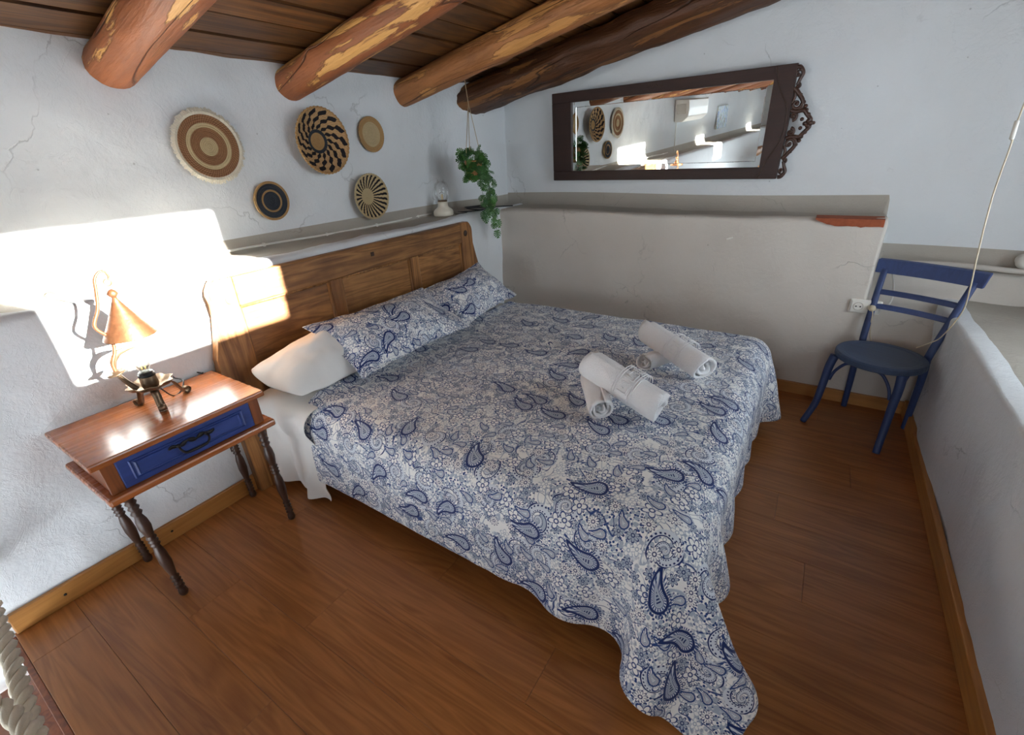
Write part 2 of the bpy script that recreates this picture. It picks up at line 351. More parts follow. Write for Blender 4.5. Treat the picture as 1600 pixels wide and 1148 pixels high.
def box(name, lo, hi, mat, parent=None, bev=0.003, seg=2, loc=None, rot=None):
    bm = bmesh.new(); add_box(bm, lo, hi, bev, seg); return bmk(name, bm, mat, parent, False, loc, rot)
def prism(name, poly, z0, z1, mat, parent=None, bev=0.0, axes=(0, 1, 2), loc=None, rot=None):
    """extrude a 2D polygon (in axes[0], axes[1]) along axes[2]"""
    bm = bmesh.new(); n = len(poly)
    def P(a, b, c_): q = [0, 0, 0]; q[axes[0]], q[axes[1]], q[axes[2]] = a, b, c_; return q
    lo = [bm.verts.new(P(a, b, z0)) for a, b in poly]; hi = [bm.verts.new(P(a, b, z1)) for a, b in poly]
    bm.faces.new(lo); top = bm.faces.new(hi)
    for i in range(n): bm.faces.new((lo[i], lo[(i+1) % n], hi[(i+1) % n], hi[i]))
    if bev: bmesh.ops.bevel(bm, geom=list(bm.edges), offset=bev, segments=2, profile=0.5, affect='EDGES', clamp_overlap=True)
    return bmk(name, bm, mat, parent, False, loc, rot)
def lathe(name, prof, mat, parent=None, n=32, axis=2, loc=None, rot=None, fn=None, closed=False):
    v = []; f = []; k = len(prof)
    for i in range(n):
        a = 2*PI*i/n; c_, s_ = math.cos(a), math.sin(a)
        for r, h in prof:
            rr = r*(fn(a, r) if fn else 1); q = (rr*c_, rr*s_, h)
            if axis == 0: q = (h, rr*c_, rr*s_)
            v.append(q)
    for i in range(n):
        j = (i+1) % n
        for q in range(k-1): f.append((i*k+q, j*k+q, j*k+q+1, i*k+q+1))
    if prof[0][0] > 1e-6 and not closed: pass
    return mk(name, v, f, mat, parent, True, loc, rot)
def catmull(pts, n=8):
    P = [Vector(q) for q in pts]; out = []
    for i in range(len(P)-1):
        a = P[max(i-1, 0)]; b = P[i]; c_ = P[i+1]; d = P[min(i+2, len(P)-1)]
        for k in range(n):
            s = k/n; out.append(0.5*((2*b)+(c_-a)*s+(2*a-5*b+4*c_-d)*s*s+(3*b-a-3*c_+d)*s**3))
    out.append(P[-1]); return out
def tube_geo(path, rad, n=10, squash=None, closed=False, cap=True):
    """vertices and faces of a tube along path; rad is a number or f(0..1); squash=(direction, factor)"""
    P = [Vector(q) for q in path]; v = []; f = []; m = len(P); up = None
    for i, q in enumerate(P):
        tg = (P[(i+1) % m if closed else min(i+1, m-1)] - P[(i-1) % m if closed else max(i-1, 0)]).normalized()
        if up is None:
            up = Vector((0, 0, 1)) if abs(tg.z) < 0.9 else Vector((1, 0, 0))
        up = (up - tg*up.dot(tg))
        up = up.normalized() if up.length > 1e-6 else tg.orthogonal().normalized()
        sd_ = tg.cross(up); r = rad(i/(m-1)) if callable(rad) else rad
        for k in range(n):
            a = 2*PI*k/n; off = (up*math.cos(a)+sd_*math.sin(a))*r
            if squash: off -= squash[0]*off.dot(squash[0])*(1-squash[1])
            v.append(q+off)
    for i in range(m if closed else m-1):
        j = (i+1) % m
        for k in range(n): f.append((i*n+k, i*n+(k+1) % n, j*n+(k+1) % n, j*n+k))
    if cap and not closed: f.append(tuple(range(n-1, -1, -1))); f.append(tuple((m-1)*n+k for k in range(n)))
    return v, f
def tube(name, path, rad, mat, parent=None, n=10, squash=None, closed=False, smooth_path=0, loc=None, rot=None):
    if smooth_path: path = catmull(path, smooth_path)
    v, f = tube_geo(path, rad, n, squash, closed); return mk(name, v, f, mat, parent, True, loc, rot)
def join(parts):
    v = []; f = []
    for a, b in parts:
        k = len(v); v += list(a); f += [tuple(i+k for i in q) for q in b]
    return v, f
def nz(x, y, z, s=1.0, o=0.0): return mn.noise(Vector((x*s+o, y*s+o*1.3, z*s-o)))
def fb(x, y, z, s=1.0, o=0.0): return nz(x, y, z, s, o)+0.5*nz(x, y, z, 2.1*s, o+3)+0.25*nz(x, y, z, 4.3*s, o+7)

# ------------------------------------------------------------------ the room
def zc(x): return 1.953+0.2*x            # underside of the roof boards
XU = -0.30                                # upper part of the headboard wall, set back
YB = 3.057                                # lower part of the mirror wall
def yu(x): return 3.44-0.052*x            # upper part of the mirror wall
LZ = 1.053                                # height of the plaster ledge

def strip_wall(name, profile, ts, place, regions, amp=0.006, nscale=5.0):
    """profile(t)->list of (offset, z) ; place(t, offset, z)->xyz ; regions: material per profile segment"""
    v = []; cols = [profile(t_) for t_ in ts]; k = len(cols[0])
    for t_, pr in zip(ts, cols):
        for (o_, z) in pr: v.append(Vector(place(t_, o_, z)))
    f = []; mi = []
    for i in range(len(ts)-1):
        for j in range(k-1):
            f.append((i*k+j, (i+1)*k+j, (i+1)*k+j+1, i*k+j+1)); mi.append(regions[j])
    me = bpy.data.meshes.new(name); me.from_pydata([tuple(q) for q in v], [], f); me.update()
    nr = np.empty(len(v)*3); me.vertices.foreach_get('normal', nr); nr = nr.reshape(-1, 3)
    co = np.array([list(q) for q in v])
    for i in range(len(co)):
        x, y, z = co[i]; co[i] += nr[i]*amp*(fb(x, y, z, nscale)+1.6*nz(x, y, z, 1.7, 5))
    me.vertices.foreach_set('co', co.ravel()); me.update()
    for q in ('plaster', 'plaster_warm', 'plaster_sill'): me.materials.append(M[q])
    me.polygons.foreach_set('material_index', mi); me.polygons.foreach_set('use_smooth', [True]*len(f))
    return link(name, me, None)

def ledge_profile(h, depth, zb, zt, nlow=22, nled=7, nup=20, bulge=0.0):
    pr = []; rg = []
    for i in range(nlow): pr.append((bulge*math.sin(PI*i/nlow), zb+(h-0.025-zb)*i/nlow)); rg.append(0)
    for i in range(5): a = PI/2*i/4; pr.append((-0.025*(1-math.cos(a)), h-0.025+0.025*math.sin(a))); rg.append(0)
    for i in range(1, nled): pr.append((-0.025-(depth-0.045)*i/(nled-1), h+0.004*i/nled)); rg.append(2)
    for i in range(1, nup): pr.append((-depth-0.006*min(1, i), h+0.02+(zt-h-0.02)*i/(nup-1))); rg.append(1)
    return pr, rg

ts = list(np.linspace(-6.2, -0.4, 60))+list(np.linspace(-0.35, 3.0, 130))+[3.06, 3.15, 3.25, 3.35, 3.46]
pr, rg = ledge_profile(LZ, 0.30, -0.9, 2.05, 34)
reg = [{0: 0, 1: 0, 2: 2}[q] for q in rg]
def left_prof(t_):
    q = pr
    k = max(0.0, min(1.0, (t_-2.75)/0.5)); k = k*k*(3-2*k)*0.13       # the upper wall curves round into the corner
    return [(o_*(1-k/0.30) if o_ < -0.03 else o_, z) for o_, z in q]
wl = strip_wall('wall_left', left_prof, ts, lambda t_, o_, z: (o_, t_, z), reg, 0.011)
struct(wl)
def step(x, a, b): s = max(0.0, min(1.0, (x-a)/(b-a))); return s*s*(3-2*s)
XE = 2.385                                # where the high ledge of the mirror wall ends
def back_prof(x):
    h = LZ-0.008+0.006*math.sin(x*3)-0.265*step(x, XE, XE+0.03)
    dep = (yu(x)-YB)
    q, _ = ledge_profile(h, dep, -0.05, 2.75, 26, 7, 24)
    if x > XE+0.004: q = [(max(o_-0.15*step(x, XE, XE+0.03)*step(z, 0.35, 0.72), -dep-0.006) if o_ > -0.16 else o_, z) for o_, z in q]
    return q
_, rg = ledge_profile(1, 0.3, 0, 2, 26, 7, 24)
regb = [{0: 1, 1: 0, 2: 2}[q] for q in rg]
xs = list(np.linspace(-0.36, -0.02, 6))+list(np.linspace(0.0, XE-0.01, 80))+[XE, XE+0.006, XE+0.012, XE+0.018, XE+0.024, XE+0.03]+list(np.linspace(XE+0.05, 3.8, 30))
wb = strip_wall('wall_back', back_prof, xs, lambda x, o_, z: (x, YB-o_, z), regb, 0.006)
struct(wb)
# exposed brick at the end of the ledge, set into the plaster edge
bm = bmesh.new()
nx_ = 16
for i in range(nx_+1):
    x = 2.075+0.30*i/nx_; h0 = 1.012+0.010*nz(x*30, 0, 0)+0.028*(1-min(1, i/4))
    for (y, z) in ((YB+0.07, h0), (YB-0.012, h0), (YB-0.012-0.003*nz(x*40, 2, 0), 1.049+0.003*nz(x*50, 1, 0)), (YB+0.07, 1.056)):
        bm.verts.new((x, y, z))
bm.verts.ensure_lookup_table()
for i in range(nx_):
    for j in range(4): bm.faces.new([bm.verts[i*4+j], bm.verts[i*4+(j+1) % 4], bm.verts[(i+1)*4+(j+1) % 4], bm.verts[(i+1)*4+j]])
bm.faces.new([bm.verts[j] for j in range(4)]); bm.faces.new([bm.verts[nx_*4+j] for j in range(4)])
tag(bmk('brick', bm, 'brick', wb), 'exposed red brick in the ledge edge')

tag(box('plaster_chip', (-0.018, -0.006, -0.004), (0.018, 0.004, 0.004), 'white', wb, 0.002, loc=(1.661, YB-0.002, 0.92), rot=(0, -0.35, 0)), 'small bare white chip in the plaster')
# parapet and ledge on the chair side, then the window wall
PZ = 0.638; XP = 2.715
def right_prof(t_):
    q, _ = ledge_profile(PZ, XR-XP, -0.05, PZ+0.03, 20, 14, 2); return q
_, rg = ledge_profile(1, 0.3, 0, 2, 20, 14, 2)
regr = [{0: 0, 1: 0, 2: 2}[q] for q in rg]
wr = strip_wall('wall_right', right_prof, list(np.linspace(-6.2, 0.4, 40))+list(np.linspace(0.45, 3.2, 90)), lambda t_, o_, z: (XP-o_, t_, z), regr, 0.008)
struct(wr)
def holed(name, a0, a1, z0, z1, holes, fn, mat='plaster', th=0.28):
    A = sorted({a0, a1, *[h[0] for h in holes], *[h[1] for h in holes]}); Z = sorted({z0, z1, *[h[2] for h in holes], *[h[3] for h in holes]})
    bm = bmesh.new()
    for i in range(len(A)-1):
        for j in range(len(Z)-1):
            ca, cz = (A[i]+A[i+1])/2, (Z[j]+Z[j+1])/2
            if any(h[0] < ca < h[1] and h[2] < cz < h[3] for h in holes): continue
            add_box(bm, *fn(A[i], A[i+1], Z[j], Z[j+1], th))
    bmesh.ops.remove_doubles(bm, verts=bm.verts[:], dist=1e-5)
    return struct(bmk(name, bm, mat))
holed('wall_window', YF-0.3, 3.75, 0.5, 2.9, HOLES_R, lambda a, b, c_, d_, th: ((XR, a, c_), (XR+th, b, d_)))
holed('wall_front', -0.6, 3.78, -0.9, 2.9, HOLES_F, lambda a, b, c_, d_, th: ((a, YF-th, c_), (b, YF, d_)))
struct(box('wall_sun_block', (5.5, 1.90, -1.0), (5.8, 5.2, 2.62), 'plaster', bev=0.01))   # unseen white wall added to keep the low sun off the fourth window
def window(name, fn, a0, a1, z0, z1, mull):
    o = bpy.data.objects.new(name, None); C.objects.link(o); struct(o)
    fr = 0.035; bm = bmesh.new()
    for (p0, p1, q0, q1) in [(a0, a1, z0, z0+fr), (a0, a1, z1-fr, z1), (a0, a0+fr, z0+fr, z1-fr), (a1-fr, a1, z0+fr, z1-fr)]+[(m-0.02, m+0.02, z0+fr, z1-fr) for m in mull]:
        add_box(bm, *fn(p0, p1, q0, q1, 0.04), 0.004)
    bmk('window_frame', bm, 'frame', o)
    eds = [a0+fr]+list(mull)+[a1-fr]
    for i in range(len(eds)-1):
        bm = bmesh.new(); add_box(bm, *fn(eds[i]+0.02, eds[i+1]-0.02, z0+fr, z1-fr, 0.006)); bmk('pane', bm, 'pane', o)
for i, (a, b, c_, d_) in enumerate(HOLES_R):
    window('window_%d' % (i+1), lambda p0, p1, q0, q1, th: ((XR+0.18-th/2, p0, q0), (XR+0.18+th/2, p1, q1)), a, b, c_, d_, [])
window('window_5', lambda p0, p1, q0, q1, th: ((p0, YF-0.16-th/2, q0), (p1, YF-0.16+th/2, q1)), *HOLES_F[0], [1.95, 2.6])  # added window, lets extra soft daylight in from behind the camera

# floor: one slab, laminate planks laid along x; the stairwell opens beyond y = -0.09 beside the headboard wall
FE = -0.092
bm = bmesh.new()
add_box(bm, (0.0, FE, -0.06), (XP+0.02, YB+0.02, -0.010)); add_box(bm, (1.15, YF, -0.06), (XP+0.02, FE, -0.010)); add_box(bm, (0.0, YF, -0.06), (1.15, -2.4, -0.010))
floor = struct(bmk('floor', bm, 'gap'))
PW, PL = 0.192, 1.30
cache = {}
def plank(x0, x1, y0, y1):
    key = (round(x1-x0, 3), round(y1-y0, 3))
    if key not in cache:
        g = 0.0004; bm = bmesh.new(); hx, hy = key[0]/2-g, key[1]/2-g; b = 0.0006
        lo = [bm.verts.new(q) for q in ((-hx, -hy, -0.010), (hx, -hy, -0.010), (hx, hy, -0.010), (-hx, hy, -0.010))]
        mi_ = [bm.verts.new((s[0]*hx, s[1]*hy, -b)) for s in ((-1, -1), (1, -1), (1, 1), (-1, 1))]
        hi = [bm.verts.new((s[0]*(hx-b), s[1]*(hy-b), 0)) for s in ((-1, -1), (1, -1), (1, 1), (-1, 1))]
        for a, c2 in ((lo, mi_), (mi_, hi)):
            for i in range(4): bm.faces.new((a[i], a[(i+1) % 4], c2[(i+1) % 4], c2[i]))
        bm.faces.new(hi); me = bpy.data.meshes.new('plank'); bmesh.ops.recalc_face_normals(bm, faces=bm.faces[:]); bm.to_mesh(me); bm.free(); me.materials.append(M['floor']); cache[key] = me
    link('plank', cache[key], None, floor, ((x0+x1)/2, (y0+y1)/2, 0))
row0 = 0.645
offs = [0.88, 0.35, 1.15, 0.62, 0.2, 1.0, 0.48]
for k in range(-8, 14):
    y0, y1 = row0+(k-1)*PW, row0+k*PW
    xa = 0.0
    if y1 <= -2.3: continue
    lo_y = max(y0, FE if y1 > FE else y0); y1c = min(y1, YB)
    if y1c-lo_y < 0.01: continue
    if y1 <= FE: xa = 1.15
    j = offs[k % 7]-PL*2
    cuts = [xa]
    while j < XP:
        if xa+0.02 < j < XP-0.02: cuts.append(j)
        j += PL
    cuts.append(XP)
    for a, b in zip(cuts[:-1], cuts[1:]): plank(a, b, lo_y, y1c)
# stairs going down beside the floor edge
for i in range(5):
    struct(box('floor_stair' if i == 0 else 'floor_stair.%03d' % i, (0.02, FE-0.02-0.25*(i+1), -0.17*(i+1)-0.03), (1.13, FE-0.02-0.25*i+0.015, -0.17*(i+1)), 'cherry_d', bev=0.004))
struct(box('floor_lower', (0, -2.4, -0.95), (1.15, FE, -0.9), 'plaster_sill'))
struct(box('trim_1', (0.0, FE-0.018, -0.10), (1.13, FE-0.001, -0.012), 'cherry_d', bev=0.002))

# baseboards (with nail heads)
def baseboard(name, lo, hi, nails):
    o = struct(box(name, lo, hi, 'base' if 'back' in name else 'base_y', bev=0.004))
    for q, r_ in nails: lathe('nail_head', [(0.0001, 0.0), (0.005, 0.0), (0.005, 0.0015), (0.0001, 0.002)], 'iron', o, 10, loc=q, rot=r_)
    return o
BH = 0.085
baseboard('baseboard_left', (0.0, FE+0.005, 0.0), (0.018, YB, BH), [((0.018, y, 0.045), (0, PI/2, 0)) for y in (0.06, 0.42, 0.9)])
baseboard('baseboard_back', (0.018, YB-0.018, 0.0), (XP-0.018, YB+0.004, BH-0.01), [])
baseboard('baseboard_right', (XP-0.020, -0.8, 0.0), (XP+0.004, YB, BH), [])

# roof: slab, boards along y, each its own piece
bm = bmesh.new()
pts = [(-0.62, 0.05), (3.82, 0.05), (3.82, 0.12), (-0.62, 0.12)]
lo = [bm.verts.new((x, YF-0.3, zc(x)+d)) for x, d in pts]; hi = [bm.verts.new((x, 3.78, zc(x)+d)) for x, d in pts]
bm.faces.new(lo); bm.faces.new(hi)
for i in range(4): bm.faces.new((lo[i], lo[(i+1) % 4], hi[(i+1) % 4], hi[i]))
ceil = struct(bmk('ceiling', bm, 'gap'))
BW = 0.165; ang = math.atan(0.2)
for seg, (ya, yb_) in enumerate([(-6.3, -3.1), (-3.1, 0.0), (0.0, 3.6)]):
    bm = bmesh.new(); L_ = yb_-ya; nb = 14
    g = 0.006
    for i in range(nb+1):
        y = -L_/2+0.002+(L_-0.004)*i/nb
        e0 = 0.003*nz(i*0.9, seg*5, 0); e1 = 0.003*nz(i*0.9, seg*5, 9)
        for (x, z) in ((-BW/2+g+e0, 0.0), (BW/2-g+e1, 0.0), (BW/2-g+e1, 0.024), (-BW/2+g+e0, 0.024)): bm.verts.new((x, y, z+0.002*nz(y*3, x*9, seg)))
    bm.verts.ensure_lookup_table()
    for i in range(nb):
        for j in range(4): bm.faces.new([bm.verts[i*4+j], bm.verts[i*4+(j+1) % 4], bm.verts[(i+1)*4+(j+1) % 4], bm.verts[(i+1)*4+j]])
    bm.faces.new([bm.verts[j] for j in range(4)]); bm.faces.new([bm.verts[nb*4+j] for j in range(4)])
    bmesh.ops.recalc_face_normals(bm, faces=bm.faces[:])
    me = bpy.data.meshes.new('roof_board'); bm.to_mesh(me); bm.free(); me.materials.append(M['board'])
    x = -0.52; k = 0
    while x < 3.7:
        o = link('roof_board', me, None, ceil, (x, (ya+yb_)/2, zc(x)+0.004*(k % 2)), (0, -ang, 0)); x += BW*math.cos(ang)+0.003; k += 1

# log beams under the boards
def log_beam(y, ry, rz, mat, label, seed, x0=-0.45, x1=3.62, sag=0.0, rough=0.05, flat=0.0, z_off=0.0, taper=0.0):
    n, m = 26, 90; L_ = (x1-x0)/math.cos(ang); v = []; f = []
    for i in range(m+1):
        s = i/m; xx = s*L_
        for k in range(n):
            a = 2*PI*k/n
            q = 1+rough*fb(xx*1.2, math.cos(a)*0.8, math.sin(a)*0.8, 1.6, seed)+rough*0.35*nz(xx*9, math.cos(a)*3, math.sin(a)*3, 1, seed)
            kn = sum(0.16*math.exp(-((xx-kx)/0.05)**2-((a-ka+PI) % (2*PI)-PI)**2/0.12) for kx, ka in kns[seed % 3])
            q += kn*(1 if rough < 0.09 else 0.4)
            q *= 1+taper*s
            yy = ry*q*math.cos(a)+0.012*math.sin(xx*1.3+seed); zz = rz*q*math.sin(a)
            zz = min(zz, rz*0.99)
            v.append((xx, yy, zz))
    for i in range(m):
        for k in range(n): f.append((i*n+k, i*n+(k+1) % n, (i+1)*n+(k+1) % n, (i+1)*n+k))
    f.append(tuple(range(n))); f.append(tuple(m*n+k for k in range(n-1, -1, -1)))
    o = mk('log_beam', v, f, mat, loc=(x0, y, zc(x0)-rz*1.02+z_off), rot=(0, -ang, 0))
    return tag(o, label, 'beam')
kns = [[(0.62, 4.2), (1.3, 0.6), (2.2, 5.0)], [(0.45, 2.7), (0.5, 5.9), (1.6, 3.4)], [(0.9, 5.4), (1.9, 2.2)]]
log_beam(0.935, 0.094, 0.074, 'log1', 'thick peeled log beam with a long split, over the fringed basket', 3)
log_beam(1.69, 0.090, 0.074, 'log1', 'red peeled log beam with yellow bare patches, above the swirl basket', 1)
log_beam(2.475, 0.086, 0.076, 'log2', 'pale flaking log beam running above the small plain basket', 2)
log_beam(3.15, 0.165, 0.098, 'log3', 'dark rough-hewn log beam running along the mirror wall', 5, rough=0.20, taper=0.12)
for k, y in enumerate((0.20, -0.55, -1.3, -2.05, -2.8, -3.6, -4.4, -5.2)):
    o = log_beam(y, 0.085, 0.072, 'log1', 'peeled log beam behind the bed area, seen in the mirror', 4+k); o['group'] = 'log beams beyond the nightstand'

# ------------------------------------------------------------------ bed
bed = thing('bed', 'double bed with a tall panelled wooden headboard against the wall', 'bed', (0.0, 1.75, 0.0))
BX, BY = 0.0, -1.75
def bp(q): return (q[0]+BX, q[1]+BY, q[2])
HX0, HX1 = 0.012, 0.058       # headboard thickness in x
hb = bpy.data.objects.new('headboard', None); C.objects.link(hb); hb.parent = bed
def side_curve(y_top, y_low, sgn):
    """outer silhouette of the headboard side, from the top corner down"""
    pts = [(0, 1.027), (0.012, 1.015), (0.035, 0.99), (0.042, 0.965), (0.034, 0.93), (0.040, 0.88), (0.072, 0.78), (0.105, 0.70), (0.112, 0.60), (0.112, 0.0)]
    return [(y_top+sgn*a*(abs(y_low-y_top)/0.112), z) for a, z in pts]
lo_c = side_curve(0.880, 0.792, -1); hi_c = side_curve(2.585, 2.685, 1)
LSI, RSI = 0.955, 2.50        # inner edges of the outer stiles
def hbprism(name, poly, x0, x1, mat, bev=0.004): return prism(name, [(y+BY, z) for y, z in poly], x0, x1, mat, hb, bev, (1, 2, 0))
hbprism('stile', lo_c+[(LSI, 0.0), (LSI, 1.027)], HX0, HX1, 'head_v')
hbprism('stile', [(RSI, 1.027), (RSI, 0.0)]+hi_c[::-1], HX0, HX1, 'head_v')
hbprism('top_rail', [(LSI, 0.895), (LSI, 1.027), (RSI, 1.027), (RSI, 0.895)], HX0, HX1, 'head', 0.008)
hbprism('bottom_rail', [(LSI, 0.30), (LSI, 0.42), (RSI, 0.42), (RSI, 0.30)], HX0, HX1, 'head')
for y in (1.455, 2.035): hbprism('muntin', [(y-0.035, 0.42), (y-0.035, 0.895), (y+0.035, 0.895), (y+0.035, 0.42)], HX0, HX1-0.003, 'head_v')
for a, b in ((LSI, 1.42), (1.49, 2.0), (2.07, RSI)):
    pn = hbprism('panel', [(a-0.004, 0.416), (a-0.004, 0.899), (b+0.004, 0.899), (b+0.004, 0.416)], HX0+0.008, HX1-0.020, 'head', 0)
    mv = []; 
    for (p0, p1) in (((a+0.004, 0.891), (b-0.004, 0.891)), ((a+0.004, 0.424), (a+0.004, 0.891)), ((b-0.004, 0.424), (b-0.004, 0.891))):
        mv.append(tube_geo([(HX1-0.018, p0[0]+BY, p0[1]), (HX1-0.018, p1[0]+BY, p1[1])], 0.008, 6))
    mk('moulding', *join(mv), 'head_v', pn)
lathe('peg', [(0.0001, 0.008), (0.014, 0.007), (0.020, 0.002), (0.020, -0.01)], 'knob', hb, 18, loc=bp((HX1, 0.923, 0.937)), rot=(0, PI/2, 0))
lathe('peg', [(0.0001, 0.006), (0.014, 0.006), (0.020, 0.002), (0.020, -0.01)], 'peg', hb, 18, loc=bp((HX1, 2.546, 0.955)), rot=(0, PI/2, 0))
box('peg', (-0.004, -0.011, -0.011), (0.004, 0.011, 0.011), 'peg', hb, 0.002, loc=bp((HX1, 1.716, 0.974)))
MX0, MX1, MY0, MY1, MZ = 0.075, 2.0, 0.93, 2.60, 0.485
bm = bmesh.new(); add_box(bm, bp((MX0, MY0+0.02, 0.17)), bp((MX1-0.02, MY1-0.02, 0.26)), 0.01); bmk('bed_base', bm, 'linen', bed)
bm = bmesh.new(); add_box(bm, bp((MX0, MY0, 0.262)), bp((MX1, MY1, MZ)), 0.05, 4); bmk('mattress', bm, 'linen', bed, True)
for x in (0.3, 1.8):
    for y in (1.1, 2.4): lathe('leg', [(0.02, 0), (0.024, 0.01), (0.028, 0.171)], 'peg', bed, 14, loc=bp((x, y, 0)))

# ---- duvet: a small cloth relaxation draped over the mattress
def drape(nu, nv, h, start, pin, box_lo, box_hi, rad, steps=260, iters=10, seed=3, floor_z=0.012, bend=0.25, grav=3.0):
    """start(u,v)->xyz grids ; vectorised position-based cloth over a rounded box"""
    U, V = np.meshgrid(np.arange(nu), np.arange(nv), indexing='ij')
    X = start(U, V).astype(float); r_ = np.random.default_rng(seed)
    X += r_.normal(0, 0.0008, X.shape); P0 = X.copy(); Vl = np.zeros_like(X)
    inv = np.where(pin(U, V), 0.0, 1.0)
    cons = []
    def batch(du, dv, stiff):
        for a in (0, 1):
            if du == 0:
                i0 = (slice(None), slice(0, nv-dv)); i1 = (slice(None), slice(dv, nv)); par = (V[i0] // max(dv, 1)) % 2
            elif dv == 0:
                i0 = (slice(0, nu-du), slice(None)); i1 = (slice(du, nu), slice(None)); par = (U[i0] // max(du, 1)) % 2
            elif dv > 0:
                i0 = (slice(0, nu-du), slice(0, nv-dv)); i1 = (slice(du, nu), slice(dv, nv)); par = U[i0] % 2
            else:
                i0 = (slice(0, nu-du), slice(-dv, nv)); i1 = (slice(du, nu), slice(0, nv+dv)); par = U[i0] % 2
            m = par == a
            idx = np.arange(nu*nv).reshape(nu, nv)
            cons.append((idx[i0][m], idx[i1][m], h*math.hypot(du, dv), stiff))
    for du, dv, st in ((1, 0, 1.0), (0, 1, 1.0), (1, 1, 0.5), (1, -1, 0.5), (3, 0, bend), (0, 3, bend)): batch(du, dv, st)
    X = X.reshape(-1, 3); Vl = Vl.reshape(-1, 3); iv = inv.reshape(-1); fix = X.copy()
    lo = np.array(box_lo)+rad; hi = np.array(box_hi)-rad; dt = 1/60
    for st_ in range(steps):
        Vl[:, 2] -= grav*dt; Vl *= 0.965; old = X.copy(); X = X+Vl*dt*iv[:, None]
        for _ in range(iters):
            for a, b, L0, k in cons:
                d = X[b]-X[a]; ln = np.sqrt((d*d).sum(1))+1e-9; wa, wb = iv[a], iv[b]; ws = wa+wb+1e-9
                diff = (ln-L0)/ln*k
                if L0 > 2*h: diff = np.minimum(diff, 0)      # bending only resists folding
                c_ = d*(diff/ws)[:, None]
                X[a] += c_*wa[:, None]; X[b] -= c_*wb[:, None]
            q = np.clip(X, lo, hi); d = X-q; dist = np.sqrt((d*d).sum(1)); inside = dist < rad
            z_in = dist < 1e-6
            X[z_in, 2] = hi[2]+rad
            m = inside & ~z_in
            X[m] = q[m]+d[m]/dist[m][:, None]*rad
            on = inside
            X[on] -= (X[on]-old[on])*np.array([0.35, 0.35, 0.0])
            fl = X[:, 2] < floor_z
            X[fl, 2] = floor_z; X[fl, :2] -= (X[fl, :2]-old[fl, :2])*0.6
        X[iv == 0] = fix[iv == 0]
        Vl = (X-old)/dt
        sp = np.sqrt((Vl*Vl).sum(1)); lim = np.minimum(1, 2.0/(sp+1e-9)); Vl *= lim[:, None]
    return X.reshape(nu, nv, 3)
DH = 0.024
DU, DV = int(1.95/DH)+1, int(2.24/DH)+1
dx0, dy0 = 0.40, 1.765-2.38/2
Xd = drape(DU, DV, DH,
    lambda U, V: np.stack([dx0+U*DH-0.03*np.sin(V*DH*2.0), dy0+V*DH, np.full(U.shape, 0.53)], -1),
    lambda U, V: (U <= 1) & (V*DH+dy0 > 1.0) & (V*DH+dy0 < 2.5),
    (0.10, MY0-0.03, -0.2), (MX1+0.02, MY1+0.03, 0.514), 0.115, steps=160, iters=12, bend=0.5)
# soft quilting puffs on top of the draped shape
def puff(Xg, amp, sc):
    gu = np.gradient(Xg, axis=0); gv = np.gradient(Xg, axis=1); n_ = np.cross(gu, gv); n_ /= np.linalg.norm(n_, axis=2, keepdims=True)+1e-9
    out = Xg.copy()
    for i in range(Xg.shape[0]):
        for j in range(Xg.shape[1]):
            out[i, j] += n_[i, j]*amp*(0.5+fb(i*DH, j*DH, 0, sc, 2.0))
    return out
def grid_cloth(name, Xg, h, mat, label, cat, thick=0.012, sub=1, u0=0.0, v0=0.0, offset=-1.0):
    nu, nv = Xg.shape[:2]; v = [tuple(q) for q in Xg.reshape(-1, 3)]
    f = [(i*nv+j, (i+1)*nv+j, (i+1)*nv+j+1, i*nv+j+1) for i in range(nu-1) for j in range(nv-1)]
    o = mk(name, v, f, mat); me = o.data; ul = me.uv_layers.new(name='cloth')
    lv = np.empty(len(me.loops), dtype=np.int32); me.loops.foreach_get('vertex_index', lv)
    uvc = np.stack([(lv // nv)*h+u0, (lv % nv)*h+v0], 1); ul.data.foreach_set('uv', uvc.ravel())
    if thick: s = o.modifiers.new('thickness', 'SOLIDIFY'); s.thickness = thick; s.offset = offset
    if sub: s = o.modifiers.new('smooth', 'SUBSURF'); s.levels = sub; s.render_levels = sub
    if label: tag(o, label, cat)
    return o
Xd = puff(Xd, 0.010, 2.6)
duvet = grid_cloth('duvet', Xd, DH, 'paisley', 'blue and white paisley duvet cover draped over the bed', 'duvet', 0.014)

# ---- white sheet hanging from the mattress by the nightstand
nu, nv = 26, 44; Xs = np.zeros((nu, nv, 3))
for i in range(nu):
    for j in range(nv):
        x = 0.085+0.37*i/(nu-1); s = j/(nv-1)*0.72                 # distance along the cloth from the bed's middle
        top = 0.26
        if s < top: y = MY0+0.01+(top-s); z = 0.500
        else:
            d = s-top; a = min(d/0.05, 1)*PI/2
            y = MY0+0.01-0.035*math.sin(a); z = 0.500-0.035*(1-math.cos(a))-max(0, d-0.05)
            k = min(1, max(0, d-0.03)/0.3); y -= k*(0.016*math.sin(i*0.42+0.6)+0.010*math.sin(i*0.9+d*9)+0.02*fb(x*3, d*3, 0, 2.0, 4))+0.018*k
        if s > top: y -= 0.030*math.sin(PI*min(1, (s-top)/0.16))*(1+0.5*math.sin(i*0.5+1))+0.010*fb(x*8, s*7, 0, 1.3, 6)*min(1, (s-top)/0.05)
        hang = max(0, z-0.0); z = z-0.06*(i/(nu-1))*max(0, (s-top))*2.2 if s > top else z
        Xs[i, j] = (x, y+0.004*nz(x*9, s*9, 3), max(z, 0.03)+0.003*nz(x*12, s*8, 1))
grid_cloth('bed_sheet', Xs, 0.015, 'linen', 'white bed sheet hanging down the bed side beside the nightstand', 'sheet', 0.003)

